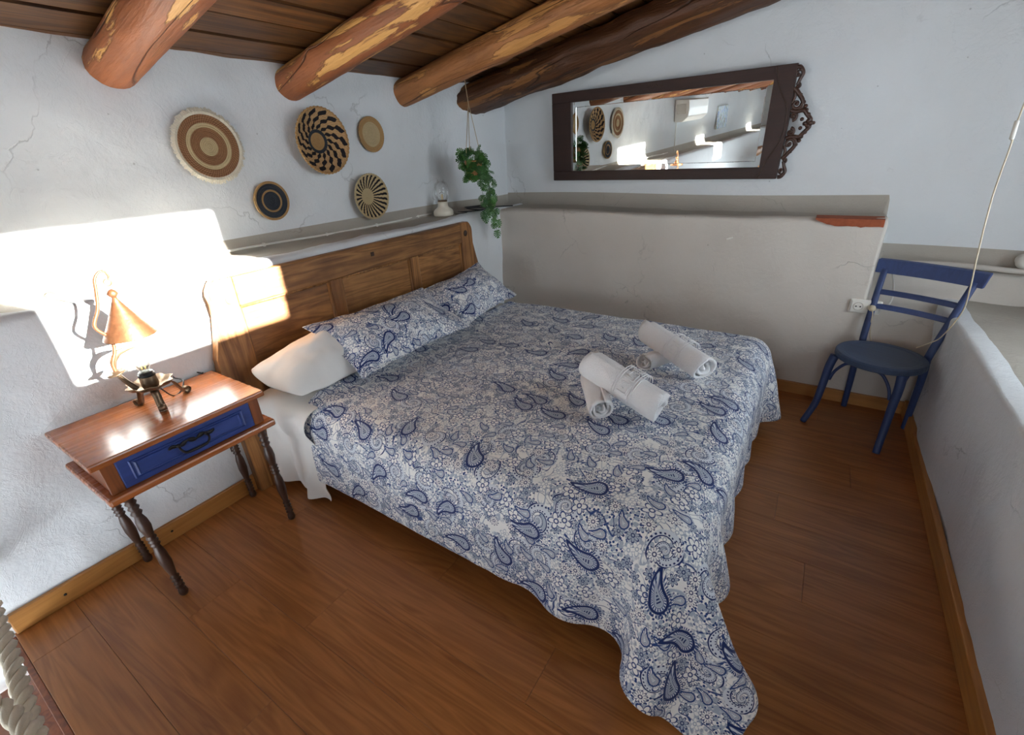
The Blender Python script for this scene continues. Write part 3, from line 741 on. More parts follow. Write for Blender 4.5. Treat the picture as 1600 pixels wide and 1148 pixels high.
# ---- pillows
def pillow(name, FL, FR, BR, BL, thick, mat, label, group=None, uv0=(0, 0), seed=0, flange=0.06, under=0.5, nu=44, nv=32, pinch=1.0, rnd_=0.0, wk=1.0):
    FL, FR, BR, BL = map(Vector, (FL, FR, BR, BL)); v = []; f = []; uvs = []
    nrm = ((FR-FL).cross(BL-FL)).normalized()
    if nrm.z < 0: nrm = -nrm
    lu = (FR-FL).length; lv_ = (BL-FL).length
    for side in (1, -1):
        for i in range(nu+1):
            for j in range(nv+1):
                a, b = i/nu, j/nv
                # pinched sides: pull the middle of each side inwards
                aa = a+pinch*0.035*math.sin(PI*b)*(1-2*a)*abs(1-2*a); bb = b+pinch*0.05*math.sin(PI*a)*(1-2*b)*abs(1-2*b)
                if rnd_: k_ = rnd_*(abs(2*a-1)*abs(2*b-1))**2.5; aa = 0.5+(aa-0.5)*(1-k_); bb = 0.5+(bb-0.5)*(1-k_)
                q = FL.lerp(FR, aa).lerp(BL.lerp(BR, aa), bb)
                ea = max(0, min(a, 1-a)-flange*0.45)/(0.5-flange*0.45); eb = max(0, min(b, 1-b)-flange)/(0.5-flange)
                pf = (1-(1-ea)**2.6)**0.75*(1-(1-eb)**2.4)**0.75
                wrk = wk*0.10*fb(a*lu*3, b*lv_*3, seed, 2.3, seed)+(wk-1)*0.10*abs(nz(a*lu*5+b*2, b*lv_*11, seed))+0.05*nz(a*lu*22, b*lv_*5, seed)*(1-pf)*1.4+0.05*nz(a*5, b*22, seed+4)*(1-pf)
                h = thick*(pf*(1+wrk) if side > 0 else -pf*under)
                rip = 0.014*nz(a*lu*9, b*lv_*9, seed+9)*(1-pf)
                v.append(q+nrm*(h+rip+0.0015*side)); uvs.append((a*lu+uv0[0], b*lv_+uv0[1]))
    m = (nu+1)*(nv+1)
    for s in (0, 1):
        for i in range(nu):
            for j in range(nv):
                q = (s*m+i*(nv+1)+j, s*m+(i+1)*(nv+1)+j, s*m+(i+1)*(nv+1)+j+1, s*m+i*(nv+1)+j+1); f.append(q if s == 0 else q[::-1])
    ring = [i*(nv+1) for i in range(nu+1)]+[nu*(nv+1)+j for j in range(1, nv+1)]+[i*(nv+1)+nv for i in range(nu-1, -1, -1)]+[j for j in range(nv-1, 0, -1)]
    for k in range(len(ring)):
        a, b = ring[k], ring[(k+1) % len(ring)]; f.append((b, a, a+m, b+m))
    c_ = (FL+FR+BL+BR)/4; c_.z = min(q.z for q in v)
    o = mk(name, [q-c_ for q in v], f, mat, loc=c_); me = o.data; ul = me.uv_layers.new(name='cloth')
    for lp in me.loops: ul.data[lp.index].uv = uvs[lp.vertex_index]
    s = o.modifiers.new('smooth', 'SUBSURF'); s.levels = 1; s.render_levels = 1
    return tag(o, label, 'pillow', group)
pillow('pillow', (0.42, 0.885, 0.555), (0.44, 1.70, 0.57), (0.125, 1.70, 0.68), (0.105, 0.845, 0.640), 0.13, 'linen', 'plump white pillow under the paisley pillow, beside the nightstand', seed=11, flange=0.0, under=0.5, pinch=0.3, rnd_=0.10, wk=2.0)
pillow('pillow', (0.40, 1.80, 0.56), (0.36, 2.58, 0.56), (0.10, 2.62, 0.65), (0.125, 1.80, 0.68), 0.10, 'linen', 'white pillow peeking out under the paisley pillow at the corner side', seed=13, flange=0.0, under=0.5, pinch=0.3, rnd_=0.14)
pillow('pillow', (0.525, 1.150, 0.565), (0.56, 1.90, 0.575), (0.225, 1.90, 0.765), (0.235, 1.100, 0.785), 0.085, 'paisley', 'blue paisley pillow lying on the white pillow nearer the nightstand', seed=21, uv0=(4.1, 2.3), under=0.4)
pillow('pillow', (0.54, 1.87, 0.570), (0.46, 2.545, 0.565), (0.185, 2.50, 0.775), (0.215, 1.86, 0.745), 0.085, 'paisley', 'blue paisley pillow in the corner, below the hanging plant', seed=23, uv0=(6.7, 3.9), under=0.4)

# ---- rolled towels, crossed in two pairs
def towel(name, c0, c1, r, turns, label, group, seed, bandw=True):
    c0, c1 = Vector(c0), Vector(c1); ax = (c1-c0); L_ = ax.length; ax.normalize(); up = Vector((0, 0, 1)); up = (up-ax*up.dot(ax)).normalized(); sd_ = ax.cross(up)
    n = int(turns*30); m = 22; th = r/(turns+0.35); v = []; f = []
    base = c0.copy(); base.z -= r
    for i in range(n+1):
        a = -2*PI*turns*i/n+1.2; rr = r*0.16+(r*0.84)*(1-i/n)
        for k in range(m+1):
            s = k/m; e = (0.010*math.sin(a*1.3+seed)+0.012*(i/n))*(1 if k in (0, m) else 0)
            q = rr*(1+0.03*fb(s*L_*9, math.cos(a)*2, math.sin(a)*2, 1, seed))
            if k in (0, m): q *= 0.97
            flat = -0.10*r*max(0, -math.sin(a)-0.6)
            p_ = c0+ax*(s*L_+(e if k == 0 else -e))+sd_*(q*math.cos(a))+up*(q*math.sin(a)*0.97-flat)
            v.append(p_-base)
    for i in range(n):
        for k in range(m): f.append((i*(m+1)+k, (i+1)*(m+1)+k, (i+1)*(m+1)+k+1, i*(m+1)+k+1))
    o = mk(name, v, f, 'terry', loc=base); s = o.modifiers.new('thickness', 'SOLIDIFY'); s.thickness = th*0.55; s.offset = -1
    tag(o, label, 'towel', group)
    if bandw:                                                   # raised woven key pattern across the towel
        parts = []
        def P(s, a): return c0+ax*(s*L_)+sd_*((r+0.001)*math.cos(a))+up*((r+0.001)*math.sin(a)*0.97)-base
        for s in (0.47, 0.50, 0.68, 0.71): parts.append(tube_geo([P(s, q) for q in np.linspace(-0.3, 2.9, 14)], 0.0022, 5))
        for a0 in (0.2, 0.95, 1.7, 2.3):
            key = [(0.53, a0), (0.65, a0), (0.65, a0+0.55), (0.56, a0+0.55), (0.56, a0+0.22), (0.61, a0+0.22)]
            pts = []
            for (s0, b0), (s1, b1) in zip(key[:-1], key[1:]): pts += [P(s0+(s1-s0)*q/4, b0+(b1-b0)*q/4) for q in range(4)]
            parts.append(tube_geo(pts, 0.0022, 5))
        tag(mk('woven_band', *join(parts), 'terry', o), 'raised woven border pattern')
    return o
TZ = 0.530
towel('towel', at_z((938, 641), TZ+0.050), at_z((922, 590), TZ+0.052), 0.052, 3.0, 'small rolled white towel under the large roll, with its spiral end showing', None, 3, False)
towel('towel', at_z((924, 566), TZ+0.150), at_z((1035, 636), TZ+0.074), 0.073, 2.6, 'large white towel roll with a key border lying over a small roll, nearer the pillows', None, 5)
towel('towel', at_z((1004, 566), TZ+0.044), at_z((1046, 552), TZ+0.046), 0.046, 3.0, 'small rolled white towel under the large roll closer to the chair', None, 8, False)
towel('towel', at_z((1012, 516), TZ+0.132), at_z((1104, 576), TZ+0.070), 0.069, 2.6, 'large white towel roll with a key border, the one closer to the chair', None, 9)

# ------------------------------------------------------------------ nightstand
NX0, NX1, NY0, NY1, NZ = 0.020, 0.405, 0.224, 0.778, 0.66
ns = thing('nightstand', 'wooden nightstand with a blue drawer and turned dark legs beside the bed', 'nightstand', (0.2, 0.5, 0))
def npt(q): return (q[0]-0.2, q[1]-0.5, q[2])
def nbox(name, lo, hi, mat, bev=0.003, par=None): return box(name, npt(lo), npt(hi), mat, par or ns, bev)
nbox('top', (NX0, NY0, NZ-0.024), (NX1+0.008, NY1, NZ), 'cherry', 0.006)
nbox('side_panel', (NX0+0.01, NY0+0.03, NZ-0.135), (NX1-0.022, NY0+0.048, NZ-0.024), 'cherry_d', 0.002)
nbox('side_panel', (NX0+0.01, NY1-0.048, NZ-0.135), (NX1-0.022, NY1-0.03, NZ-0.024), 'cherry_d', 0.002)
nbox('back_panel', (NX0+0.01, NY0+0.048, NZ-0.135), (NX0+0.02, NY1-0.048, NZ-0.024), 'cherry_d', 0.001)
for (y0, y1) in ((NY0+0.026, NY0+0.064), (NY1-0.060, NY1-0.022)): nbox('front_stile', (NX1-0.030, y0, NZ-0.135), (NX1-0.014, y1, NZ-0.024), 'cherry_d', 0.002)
nbox('bottom_rail', (NX0-0.004, NY0+0.006, NZ-0.163), (NX1+0.008, NY1+0.010, NZ-0.135), 'cherry', 0.008)
DY0, DY1, DZ0, DZ1 = NY0+0.064, NY1-0.060, NZ-0.133, NZ-0.027
dr = nbox('drawer', (NX0+0.03, DY0, DZ0), (NX1-0.012, DY1, DZ1), 'blue', 0.003)
xf = NX1-0.012
bm = bmesh.new()
def ringb(i0, x0, i1, x1):
    a = [(DY0+i0, DZ0+i0*0.62), (DY1-i0, DZ0+i0*0.62), (DY1-i0, DZ1-i0*0.62), (DY0+i0, DZ1-i0*0.62)]
    b = [(DY0+i1, DZ0+i1*0.62), (DY1-i1, DZ0+i1*0.62), (DY1-i1, DZ1-i1*0.62), (DY0+i1, DZ1-i1*0.62)]
    A = [bm.verts.new(npt((x0, *q))) for q in a]; B = [bm.verts.new(npt((x1, *q))) for q in b]
    for k in range(4): bm.faces.new((A[k], A[(k+1) % 4], B[(k+1) % 4], B[k]))
    return B
ringb(0.030, xf-0.001, 0.034, xf+0.005); ringb(0.034, xf+0.005, 0.038, xf+0.0015); ringb(0.038, xf+0.0015, 0.042, xf+0.0015); ringb(0.042, xf+0.0015, 0.047, xf+0.006)
q4 = ringb(0.047, xf+0.006, 0.052, xf+0.0035); bm.faces.new(q4)
bmk('moulding', bm, 'blue', dr)
hy, hz = (DY0+DY1)/2, (DZ0+DZ1)/2+0.012
parts = [tube_geo(catmull([npt((xf+0.006, hy-0.075+0.15*i/12, hz+0.004*math.sin(i*1.6))) for i in range(13)], 3), lambda s: 0.003+0.006*abs(math.sin(s*PI*5))*(0.6+0.4*math.sin(s*PI)), 8, (Vector((1, 0, 0)), 0.45))]
parts.append(tube_geo(catmull([npt(q) for q in ((xf+0.010, hy-0.045, hz), (xf+0.024, hy-0.046, hz-0.010), (xf+0.028, hy-0.034, hz-0.026), (xf+0.028, hy, hz-0.029), (xf+0.028, hy+0.034, hz-0.026), (xf+0.024, hy+0.046, hz-0.010), (xf+0.010, hy+0.045, hz))], 6), lambda s: 0.0032+0.0018*math.sin(s*PI)**2, 8))
for s in (-1, 1): parts.append(tube_geo([npt((xf, hy+s*0.045, hz)), npt((xf+0.014, hy+s*0.045, hz))], 0.006, 10))
tag(mk('handle', *join(parts), 'iron', dr), 'ornate black metal drop handle')
def turned(h):
    pr_ = [(0.0001, 0.0), (0.013, 0.0), (0.016, 0.012), (0.013, 0.03)]
    for i in range(4): z = 0.035+i*0.017; pr_ += [(0.010, z), (0.0155, z+0.008), (0.010, z+0.016)]
    pr_ += [(0.012, 0.112), (0.0185, 0.17), (0.017, 0.22), (0.0115, 0.25)]
    for i in range(3): z = 0.253+i*0.016; pr_ += [(0.011, z), (0.0165, z+0.008), (0.011, z+0.0155)]
    pr_ += [(0.013, 0.305), (0.019, 0.345), (0.017, 0.375), (0.012, 0.395)]
    for i in range(3): z = 0.398+i*0.022; pr_ += [(0.0115, z), (0.0175, z+0.011), (0.0115, z+0.021)]
    pr_ += [(0.018, 0.47), (0.019, h)]
    return pr_
for (fx, fy, tx, ty) in ((0.352, 0.307, 0.352, 0.285), (0.046, 0.307, 0.060, 0.285), (0.046, 0.754, 0.060, 0.742), (0.352, 0.758, 0.352, 0.748)):
    o = lathe('leg', turned(0.4975), 'leg', ns, 14, loc=npt((fx, fy, 0)))
    o.rotation_euler = (-math.atan2(ty-fy, 0.4975), math.atan2(tx-fx, 0.4975), 0)

# ---- wrought copper bedside lamp (hook arm with a hanging cone)
LX = 0.175
def lp(px, dx=0.0): return at_x(px, LX+dx)
bl = thing('table_lamp', 'hammered copper lamp with a cone shade hanging from a hooked arm, on nightstand', 'lamp', (LX, 0.53, NZ))
lo_ = Vector((LX, 0.53, NZ))
def loc_(q): return Vector(q)-lo_
pan = lp((237, 604)); pan_l = loc_(pan)
lathe('drip_pan', [(0.0001, -0.004), (0.03, -0.006), (0.055, 0.004), (0.070, 0.020), (0.068, 0.021), (0.053, 0.007), (0.03, -0.003), (0.0001, -0.001)], 'bronze', bl, 40, loc=pan_l, fn=lambda a, r: 1+(0.10*math.cos(8*a) if r > 0.05 else 0))
lathe('socket', [(0.0001, 0), (0.024, 0.0), (0.027, 0.012), (0.025, 0.045), (0.024, 0.047)], 'bronze', bl, 24, loc=pan_l)
lathe('socket_ring', [(0.0001, 0.045), (0.026, 0.045), (0.026, 0.053), (0.023, 0.055), (0.023, 0.060), (0.018, 0.063), (0.0001, 0.063)], 'black', bl, 24, loc=pan_l)
bulb = lathe('bulb', [(0.013, 0.062), (0.016, 0.072), (0.025, 0.088), (0.0275, 0.102), (0.024, 0.116), (0.014, 0.126), (0.0001, 0.129)], 'bulb_glass', bl, 24, loc=pan_l)
parts = [tube_geo([(0.007*math.cos(a), 0.007*math.sin(a), 0.070), (0.010*math.cos(a), 0.010*math.sin(a), 0.110)], 0.0012, 5) for a in (0.3, 1.9, 3.5, 5.1)]
mk('filament', *join(parts), 'filament', bulb)
for end in (at_z((216, 632), NZ), at_z((257, 643), NZ), at_z((297, 610), NZ)):
    e = loc_(end); c_ = pan_l; out = Vector((e.x-c_.x, e.y-c_.y, 0)); L_ = out.length; out.normalize()
    b0 = c_+out*0.022
    pts = [c_+out*0.018+Vector((0, 0, -0.006)), c_+out*L_*0.55+Vector((0, 0, -0.008)), Vector((c_.x, c_.y, 0))+out*L_*0.72+Vector((0, 0, c_.z*0.45)), Vector((c_.x, c_.y, 0))+out*(L_*0.82)+Vector((0, 0, 0.008))]
    for i in range(9):
        a = -PI*0.55+i*0.62; rr = 0.014*(1-i/13); pts.append(Vector((c_.x, c_.y, 0))+out*(L_*0.90+rr*math.cos(a))+Vector((0, 0, 0.0165+rr*math.sin(a))))
    sdv = Vector((-out.y, out.x, 0))
    pth = catmull(pts, 4); v = []; f = []
    for i, q in enumerate(pth):
        tg = (pth[min(i+1, len(pth)-1)]-pth[max(i-1, 0)]).normalized(); nn = tg.cross(sdv); wd = 0.0125
        for (a, b) in ((-wd, -0.0013), (wd, -0.0013), (wd, 0.0013), (-wd, 0.0013)): v.append(q+sdv*a+nn*b)
    for i in range(len(pth)-1):
        for k in range(4): f.append((i*4+k, i*4+(k+1) % 4, (i+1)*4+(k+1) % 4, (i+1)*4+k))
    f.append((0, 1, 2, 3)); f.append(tuple(len(v)-4+k for k in (3, 2, 1, 0)))
    mk('foot', v, f, 'bronze', bl, True)
arm1 = [loc_(lp(q)) for q in ((214, 607), (199, 597), (184, 585))]
tube('arm', arm1, lambda s: 0.010-0.003*s, 'bronze', bl, 12, smooth_path=6)
lathe('cup', [(0.0001, -0.004), (0.010, -0.006), (0.026, 0.002), (0.028, 0.005), (0.012, 0.004), (0.008, 0.012), (0.0001, 0.012)], 'bronze', bl, 24, loc=loc_(lp((183, 584))), rot=(0.25, 0, 0))
arm2 = [loc_(lp(q)) for q in ((182, 583), (176, 568), (179, 548), (172, 528), (148, 511), (152.5, 483), (150, 455), (147.5, 437), (153, 426), (162, 424), (169, 431), (169.5, 438))]
tube('hook_arm', arm2, lambda s: 0.0065-0.0030*s, 'copper', bl, 10, smooth_path=7)
lf = [loc_(lp(q)) for q in ((180, 578), (177, 565), (184, 552), (198, 545), (213, 541))]
tube('leaf', lf, lambda s: 0.0105*math.sin(PI*min(0.97, 0.12+s*0.88))**0.8+0.0006, 'bronze', bl, 10, (Vector((1, 0, 0)), 0.35), smooth_path=6)
rc = loc_(lp((168, 441)))
tube('ring', [rc+Vector((0.009*math.cos(a)*0.4, 0.009*math.cos(a), 0.011*math.sin(a))) for a in np.linspace(0, 2*PI, 20, endpoint=False)], 0.0018, 'copper', bl, 8, closed=True)
ap = loc_(lp((174, 455))); bc = loc_(lp((201, 517)))
axv = (bc-ap).normalized(); rt = axv.to_track_quat('-Z', 'Y').to_euler()
sh = lathe('shade', [(0.004, 0.0), (0.010, -0.004), (0.016, -0.014), (0.010, -0.024), (0.007, -0.028), (0.014, -0.045), (0.045, -0.105), (0.076, -0.160), (0.077, -0.163), (0.073, -0.160), (0.042, -0.105), (0.011, -0.045)], 'copper', bl, 40, loc=ap-axv*0.006, rot=rt)
cb = [pan_l+Vector((0.02, 0.015, -0.005)), loc_(at_z((270, 618), NZ+0.004)), loc_(at_z((283, 610), NZ+0.005)), loc_(at_z((286, 594), NZ+0.028)), loc_(at_z((272, 590), NZ+0.03)), loc_(at_z((274, 584), NZ+0.012)), loc_(at_z((300, 581), NZ+0.004)), loc_(Vector((0.030, 0.735, NZ+0.004))), loc_(Vector((0.009, 0.745, NZ-0.02))), loc_(Vector((0.009, 0.745, NZ-0.2))), loc_(Vector((0.010, 0.745, 0.25)))]
tube('power_cord', cb, 0.0026, 'black', bl, 8, smooth_path=8)

# ------------------------------------------------------------------ chair
CZ = 0.435
cx_, cy_ = 2.487, 2.790
ch = thing('chair', 'blue painted bistro chair with a round seat and ladder back', 'chair', (cx_, cy_, 0), math.atan2(-0.445, 0.895))
# local axes: x across, +y to the back
def cp(fx): # world foot -> local
    a = math.atan2(-0.445, 0.895); d = Vector((fx[0]-cx_, fx[1]-cy_, 0)); d.rotate(Matrix.Rotation(-a, 3, 'Z')); return d
RB = 0.190
bm = bmesh.new(); n = 40; rings = []
prof_s = [(0.0, CZ-0.004), (0.80, CZ-0.004), (0.86, CZ), (0.97, CZ), (1.0, CZ-0.008), (1.0, CZ-0.030), (0.97, CZ-0.036), (0.0, CZ-0.036)]
def seat_r(a): return RB*(1.0+0.02*math.cos(2*a)-0.03*max(0, math.sin(a))**2)
for r, z in prof_s: rings.append([bm.verts.new((0.006+seat_r(2*PI*k/n)*max(r, 0.001)*math.cos(2*PI*k/n), seat_r(2*PI*k/n)*max(r, 0.001)*math.sin(2*PI*k/n)*0.98-0.008, z)) for k in range(n)])
for a, b in zip(rings[:-1], rings[1:]):
    for k in range(n): bm.faces.new((a[k], a[(k+1) % n], b[(k+1) % n], b[k]))
bmk('seat', bm, 'seat', ch)
fl1, fl2 = Vector((-0.190, -0.185, 0)), Vector((0.175, -0.190, 0)); rl3, rl4 = Vector((0.150, 0.168, 0)), Vector((-0.150, 0.168, 0))
for q, s in ((fl1, -1), (fl2, 1)):
    top = Vector((s*0.150, -0.115, CZ-0.034))
    pts = [top, Vector((s*0.158, -0.128, CZ-0.10)), Vector((s*0.160, -0.140, CZ-0.20)), Vector((s*0.165, -0.156, 0.12)), q]
    tube('front_leg', pts, lambda s_: 0.0215-0.0055*s_, 'chair', ch, 12, smooth_path=8)
BT = 0.83
def post(s, z):   # centre line of a back post at height z
    k = (z-CZ)/(BT-CZ); return Vector((s*(0.148+0.040*k), 0.150+0.125*k**1.15 if k > 0 else 0.150, z))
for q, s in ((rl3, 1), (rl4, -1)):
    pts = [post(s, CZ-0.034), Vector((s*0.152, 0.150, CZ-0.12)), Vector((s*0.151, 0.160, 0.16)), q]
    tube('rear_leg', pts, lambda s_: 0.0185-0.004*s_, 'chair', ch, 12, smooth_path=8)
    v, f = tube_geo([post(s, CZ-0.03+(BT-CZ-0.01)*i/14) for i in range(15)], lambda s_: 0.0175-0.002*s_, 12, (Vector((0, 1, 0)), 0.72)); mk('back_post', v, f, 'chair', ch)
def bow(z0, z1, th, ex, depth, name, roll=0.0):
    v = []; f = []; m = 16
    for i in range(m+1):
        s = -1+2*i/m; yb0, yb1 = post(1, z0).y, post(1, z1).y; bw = depth*(1-s*s)
        hw0 = post(1, z0).x+ex; hw1 = post(1, z1).x+ex
        for (z, y, hw) in ((z0, yb0-th/2, hw0), (z1, yb1-th/2-roll, hw1), (z1+0.004, yb1+th/2, hw1), (z0, yb0+th/2, hw0)): v.append((s*hw, y+bw, z))
    for i in range(m):
        for k in range(4): f.append((i*4+k, i*4+(k+1) % 4, (i+1)*4+(k+1) % 4, (i+1)*4+k))
    f.append((3, 2, 1, 0)); f.append((m*4, m*4+1, m*4+2, m*4+3))
    o = mk(name, v, f, 'chair', ch, False); b = o.modifiers.new('soft', 'BEVEL'); b.width = 0.004; b.segments = 2; return o
bow(0.772, 0.838, 0.024, 0.038, 0.022, 'top_rail', 0.004)
bow(0.668, 0.690, 0.016, -0.010, 0.018, 'back_slat'); bow(0.596, 0.618, 0.016, -0.008, 0.018, 'back_slat')
# bent braces under the seat
for (a, b, nm) in ((Vector((-0.150, -0.135, 0)), Vector((0.150, -0.135, 0)), 0), (Vector((0.158, -0.130, 0)), Vector((0.150, 0.140, 0)), 1), (Vector((-0.158, -0.130, 0)), Vector((-0.150, 0.140, 0)), 1)):
    def B(s, z): q = a.lerp(b, s); q.z = z; return q
    pts = [B(0.04, CZ-0.165), B(0.09, CZ-0.11), B(0.22, CZ-0.055), B(0.36, CZ-0.043), B(0.5, CZ-0.041), B(0.64, CZ-0.043), B(0.78, CZ-0.055), B(0.91, CZ-0.11), B(0.96, CZ-0.165)]
    tube('brace', pts, 0.0075, 'chair', ch, 8, smooth_path=5)

# ------------------------------------------------------------------ mirror (leans forward a little, hangs on the upper wall)
MYAW, MLEAN = 0.05, 0.035
mo = Vector((0.30, 3.3865, 1.230))                   # lower left corner of the frame, front face
ex = Vector((math.cos(MYAW), -math.sin(MYAW), 0)); nrm = Vector((-math.sin(MYAW)*math.cos(MLEAN), -math.cos(MYAW)*math.cos(MLEAN), -math.sin(MLEAN)))
ez = nrm.cross(ex); ez = ez if ez.z > 0 else -ez
mr = thing('mirror', 'long wall mirror in a dark wood frame with carved scrollwork at one end', 'mirror')
mr.matrix_world = Matrix(((ex.x, -nrm.x, ez.x, mo.x), (ex.y, -nrm.y, ez.y, mo.y), (ex.z, -nrm.z, ez.z, mo.z), (0, 0, 0, 1)))
# local: x along, y into the wall, z up
MW, MH = 1.538, 0.578
gx0, gx1, gz0, gz1 = 0.155, 1.432, 0.064, 0.512
fr = bpy.data.objects.new('frame', None); C.objects.link(fr); fr.parent = mr
box('rail', (0, 0, 0), (gx1+0.02, 0.030, gz0), 'frame', fr, 0.004); box('rail', (0, 0, gz1), (gx1+0.02, 0.030, MH), 'frame', fr, 0.004)
box('stile', (0, 0.001, gz0), (gx0, 0.030, gz1), 'frame', fr, 0.002)
prism('stile', [(gx1, 0.0), (gx1-0.02, 0.0), (gx1, gz0), (gx1, gz1), (gx1+0.0, MH), (MW, MH), (MW+0.002, 0.30), (MW-0.01, 0.0)], -0.004, 0.030, 'frame', fr, 0.003, (0, 2, 1))
tube('carved_groove', [(gx1+0.005, -0.004, MH-0.005), (gx1+0.035, -0.005, 0.47), (MW-0.022, -0.005, 0.38), (MW-0.012, -0.005, 0.29), (MW-0.024, -0.005, 0.20), (gx1+0.03, -0.005, 0.10), (gx1-0.005, -0.004, 0.004)], 0.0035, 'peg', fr, 6, smooth_path=8)
tube('carved_groove', [(0.70, -0.0005, 0.548), (0.72, -0.0005, 0.558), (0.74, -0.0005, 0.545), (0.76, -0.0005, 0.558), (0.78, -0.0005, 0.545), (0.80, -0.0005, 0.552)], 0.003, 'peg', fr, 6, smooth_path=5)
bm = bmesh.new()
def grect(i, y): return [bm.verts.new(q) for q in ((gx0+i, y, gz0+i), (gx1-i, y, gz0+i), (gx1-i, y, gz1-i), (gx0+i, y, gz1-i))]
g0 = grect(-0.004, 0.0162); g1 = grect(0.032, 0.0158); g2 = grect(0.0335, 0.0153); g3 = grect(0.035, 0.0158)
for a_, b_ in ((g0, g1), (g1, g2), (g2, g3)):
    for i in range(4): bm.faces.new((a_[i], a_[(i+1) % 4], b_[(i+1) % 4], b_[i]))
bm.faces.new(g3); bmk('mirror_glass', bm, 'mirror', mr)
box('back_board', (0.02, 0.020, 0.02), (MW-0.02, 0.029, MH-0.02), 'carve', mr, 0)
parts = []
def spiral(cx, cz, r, a0, turns, grow=1, rad=0.010, n=26):
    pts = []
    for i in range(n):
        s = i/(n-1); a = a0+grow*turns*2*PI*s; rr = r*(1-0.82*s); pts.append((cx+rr*math.cos(a), 0.004, cz+rr*math.sin(a)))
    parts.append(tube_geo(pts, lambda s: rad*(1-0.45*s), 8)); parts.append(blob(cx, cz, rad*0.9))
def blob(cx, cz, r):
    bm = bmesh.new(); bmesh.ops.create_icosphere(bm, subdivisions=2, radius=r, matrix=Matrix.Translation((cx, 0.002, cz)) @ Matrix.Diagonal((1, 0.9, 1, 1)))
    v = [q.co.copy() for q in bm.verts]; f = [tuple(k.index for k in q.verts) for q in bm.faces]; bm.free(); return v, f
def sweep(pts, rad): parts.append(tube_geo(catmull([(a, 0.004, b) for a, b in pts], 8), rad, 8))
cz0 = 0.285
for s in (1, -1):
    Z = lambda z: cz0+s*z
    sweep([(MW-0.004, Z(0.275)), (MW+0.014, Z(0.272)), (MW+0.030, Z(0.245)), (MW+0.020, Z(0.215)), (MW+0.012, Z(0.190))], lambda q: 0.011-0.003*q)
    spiral(MW+0.010, Z(0.240), 0.014, s*PI/2, 0.9, s, 0.007); spiral(MW+0.016, Z(0.185), 0.013, s*PI/2, 1.0, -s, 0.007)
    sweep([(MW+0.002, Z(0.178)), (MW+0.026, Z(0.150)), (MW+0.052, Z(0.115)), (MW+0.056, Z(0.085)), (MW+0.040, Z(0.068))], lambda q: 0.012-0.003*q)
    spiral(MW+0.026, Z(0.098), 0.026, s*0.2, 1.2, -s, 0.009)
    sweep([(MW+0.0, Z(0.105)), (MW+0.012, Z(0.135)), (MW+0.008, Z(0.165))], 0.008)
    sweep([(MW+0.004, Z(0.072)), (MW+0.030, Z(0.062)), (MW+0.066, Z(0.066)), (MW+0.086, Z(0.045)), (MW+0.108, Z(0.018)), (MW+0.100, Z(0.004))], lambda q: 0.012-0.002*q)
    spiral(MW+0.020, Z(0.040), 0.021, -s*PI/2, 1.1, s, 0.009)
    for (a, b, r) in ((0.060, 0.105, 0.010), (0.072, 0.085, 0.011), (0.080, 0.066, 0.010), (0.094, 0.044, 0.010), (0.040, 0.142, 0.008), (0.016, 0.262, 0.009), (0.066, 0.022, 0.010)): parts.append(blob(MW+a, Z(b), r))
for (a, b, r) in ((0.112, 0, 0.014), (0.098, 0.012, 0.012), (0.098, -0.012, 0.012), (0.084, 0.0, 0.012), (0.126, 0.0, 0.009)): parts.append(blob(MW+a, cz0+b, r))
tag(mk('carved_crest', *join(parts), 'carve', mr), 'carved leafy scrollwork crest')

# ------------------------------------------------------------------ wall baskets
def polar(t):
    x, y, z = t.sep(t.obj()); r = t.vec('LENGTH', t.comb(y, z)); a = t.math('ARCTAN2', z, y); return r, a
def straw(name, c1, c2, stitch=90, rings=260.0, pattern=None, dark=(0.020, 0.017, 0.020)):
    t = NT(name); r, a = polar(t)
    st = t.math('SINE', t.math('ADD', t.math('MULTIPLY', a, float(stitch)), t.math('MULTIPLY', r, 300.0)))
    f = t.math('MULTIPLY_ADD', st, 0.35, 0.5); ns_ = t.noise(t.obj(), 150, 3); f = t.math('ADD', t.math('MULTIPLY', f, 0.6), t.math('MULTIPLY', ns_, 0.5))
    col = t.mix(f, c1, c2)
    if pattern: col = t.mix(pattern(t, r, a), col, dark)
    return t.done(col, 0.85, 0, t.bump(t.math('ADD', f, t.math('SINE', t.math('MULTIPLY', r, rings))), 0.5, 0.002), spec=0.15)
M['straw'] = straw('straw_cream', (0.36, 0.26, 0.13), (0.62, 0.50, 0.31))
M['straw_b'] = straw('straw_brown', (0.13, 0.058, 0.026), (0.36, 0.19, 0.10), 70)
M['straw_t'] = straw('straw_tan', (0.28, 0.15, 0.06), (0.52, 0.33, 0.15), 80)
M['straw_k'] = straw('straw_charcoal', (0.022, 0.026, 0.034), (0.055, 0.062, 0.075), 80)
M['fringe'] = cloth_mat('cotton_fringe', (0.74, 0.68, 0.55), 500, 0.6)
M['straw_ray'] = straw('straw_ray_stripes', (0.42, 0.30, 0.15), (0.66, 0.52, 0.30), 90, 420.0, lambda t, r, a: t.math('GREATER_THAN', t.math('SINE', t.math('ADD', t.math('MULTIPLY', a, 24.0), t.math('MULTIPLY', t.math('SINE', t.math('MULTIPLY', r, 330.0)), 0.25))), 0.05))
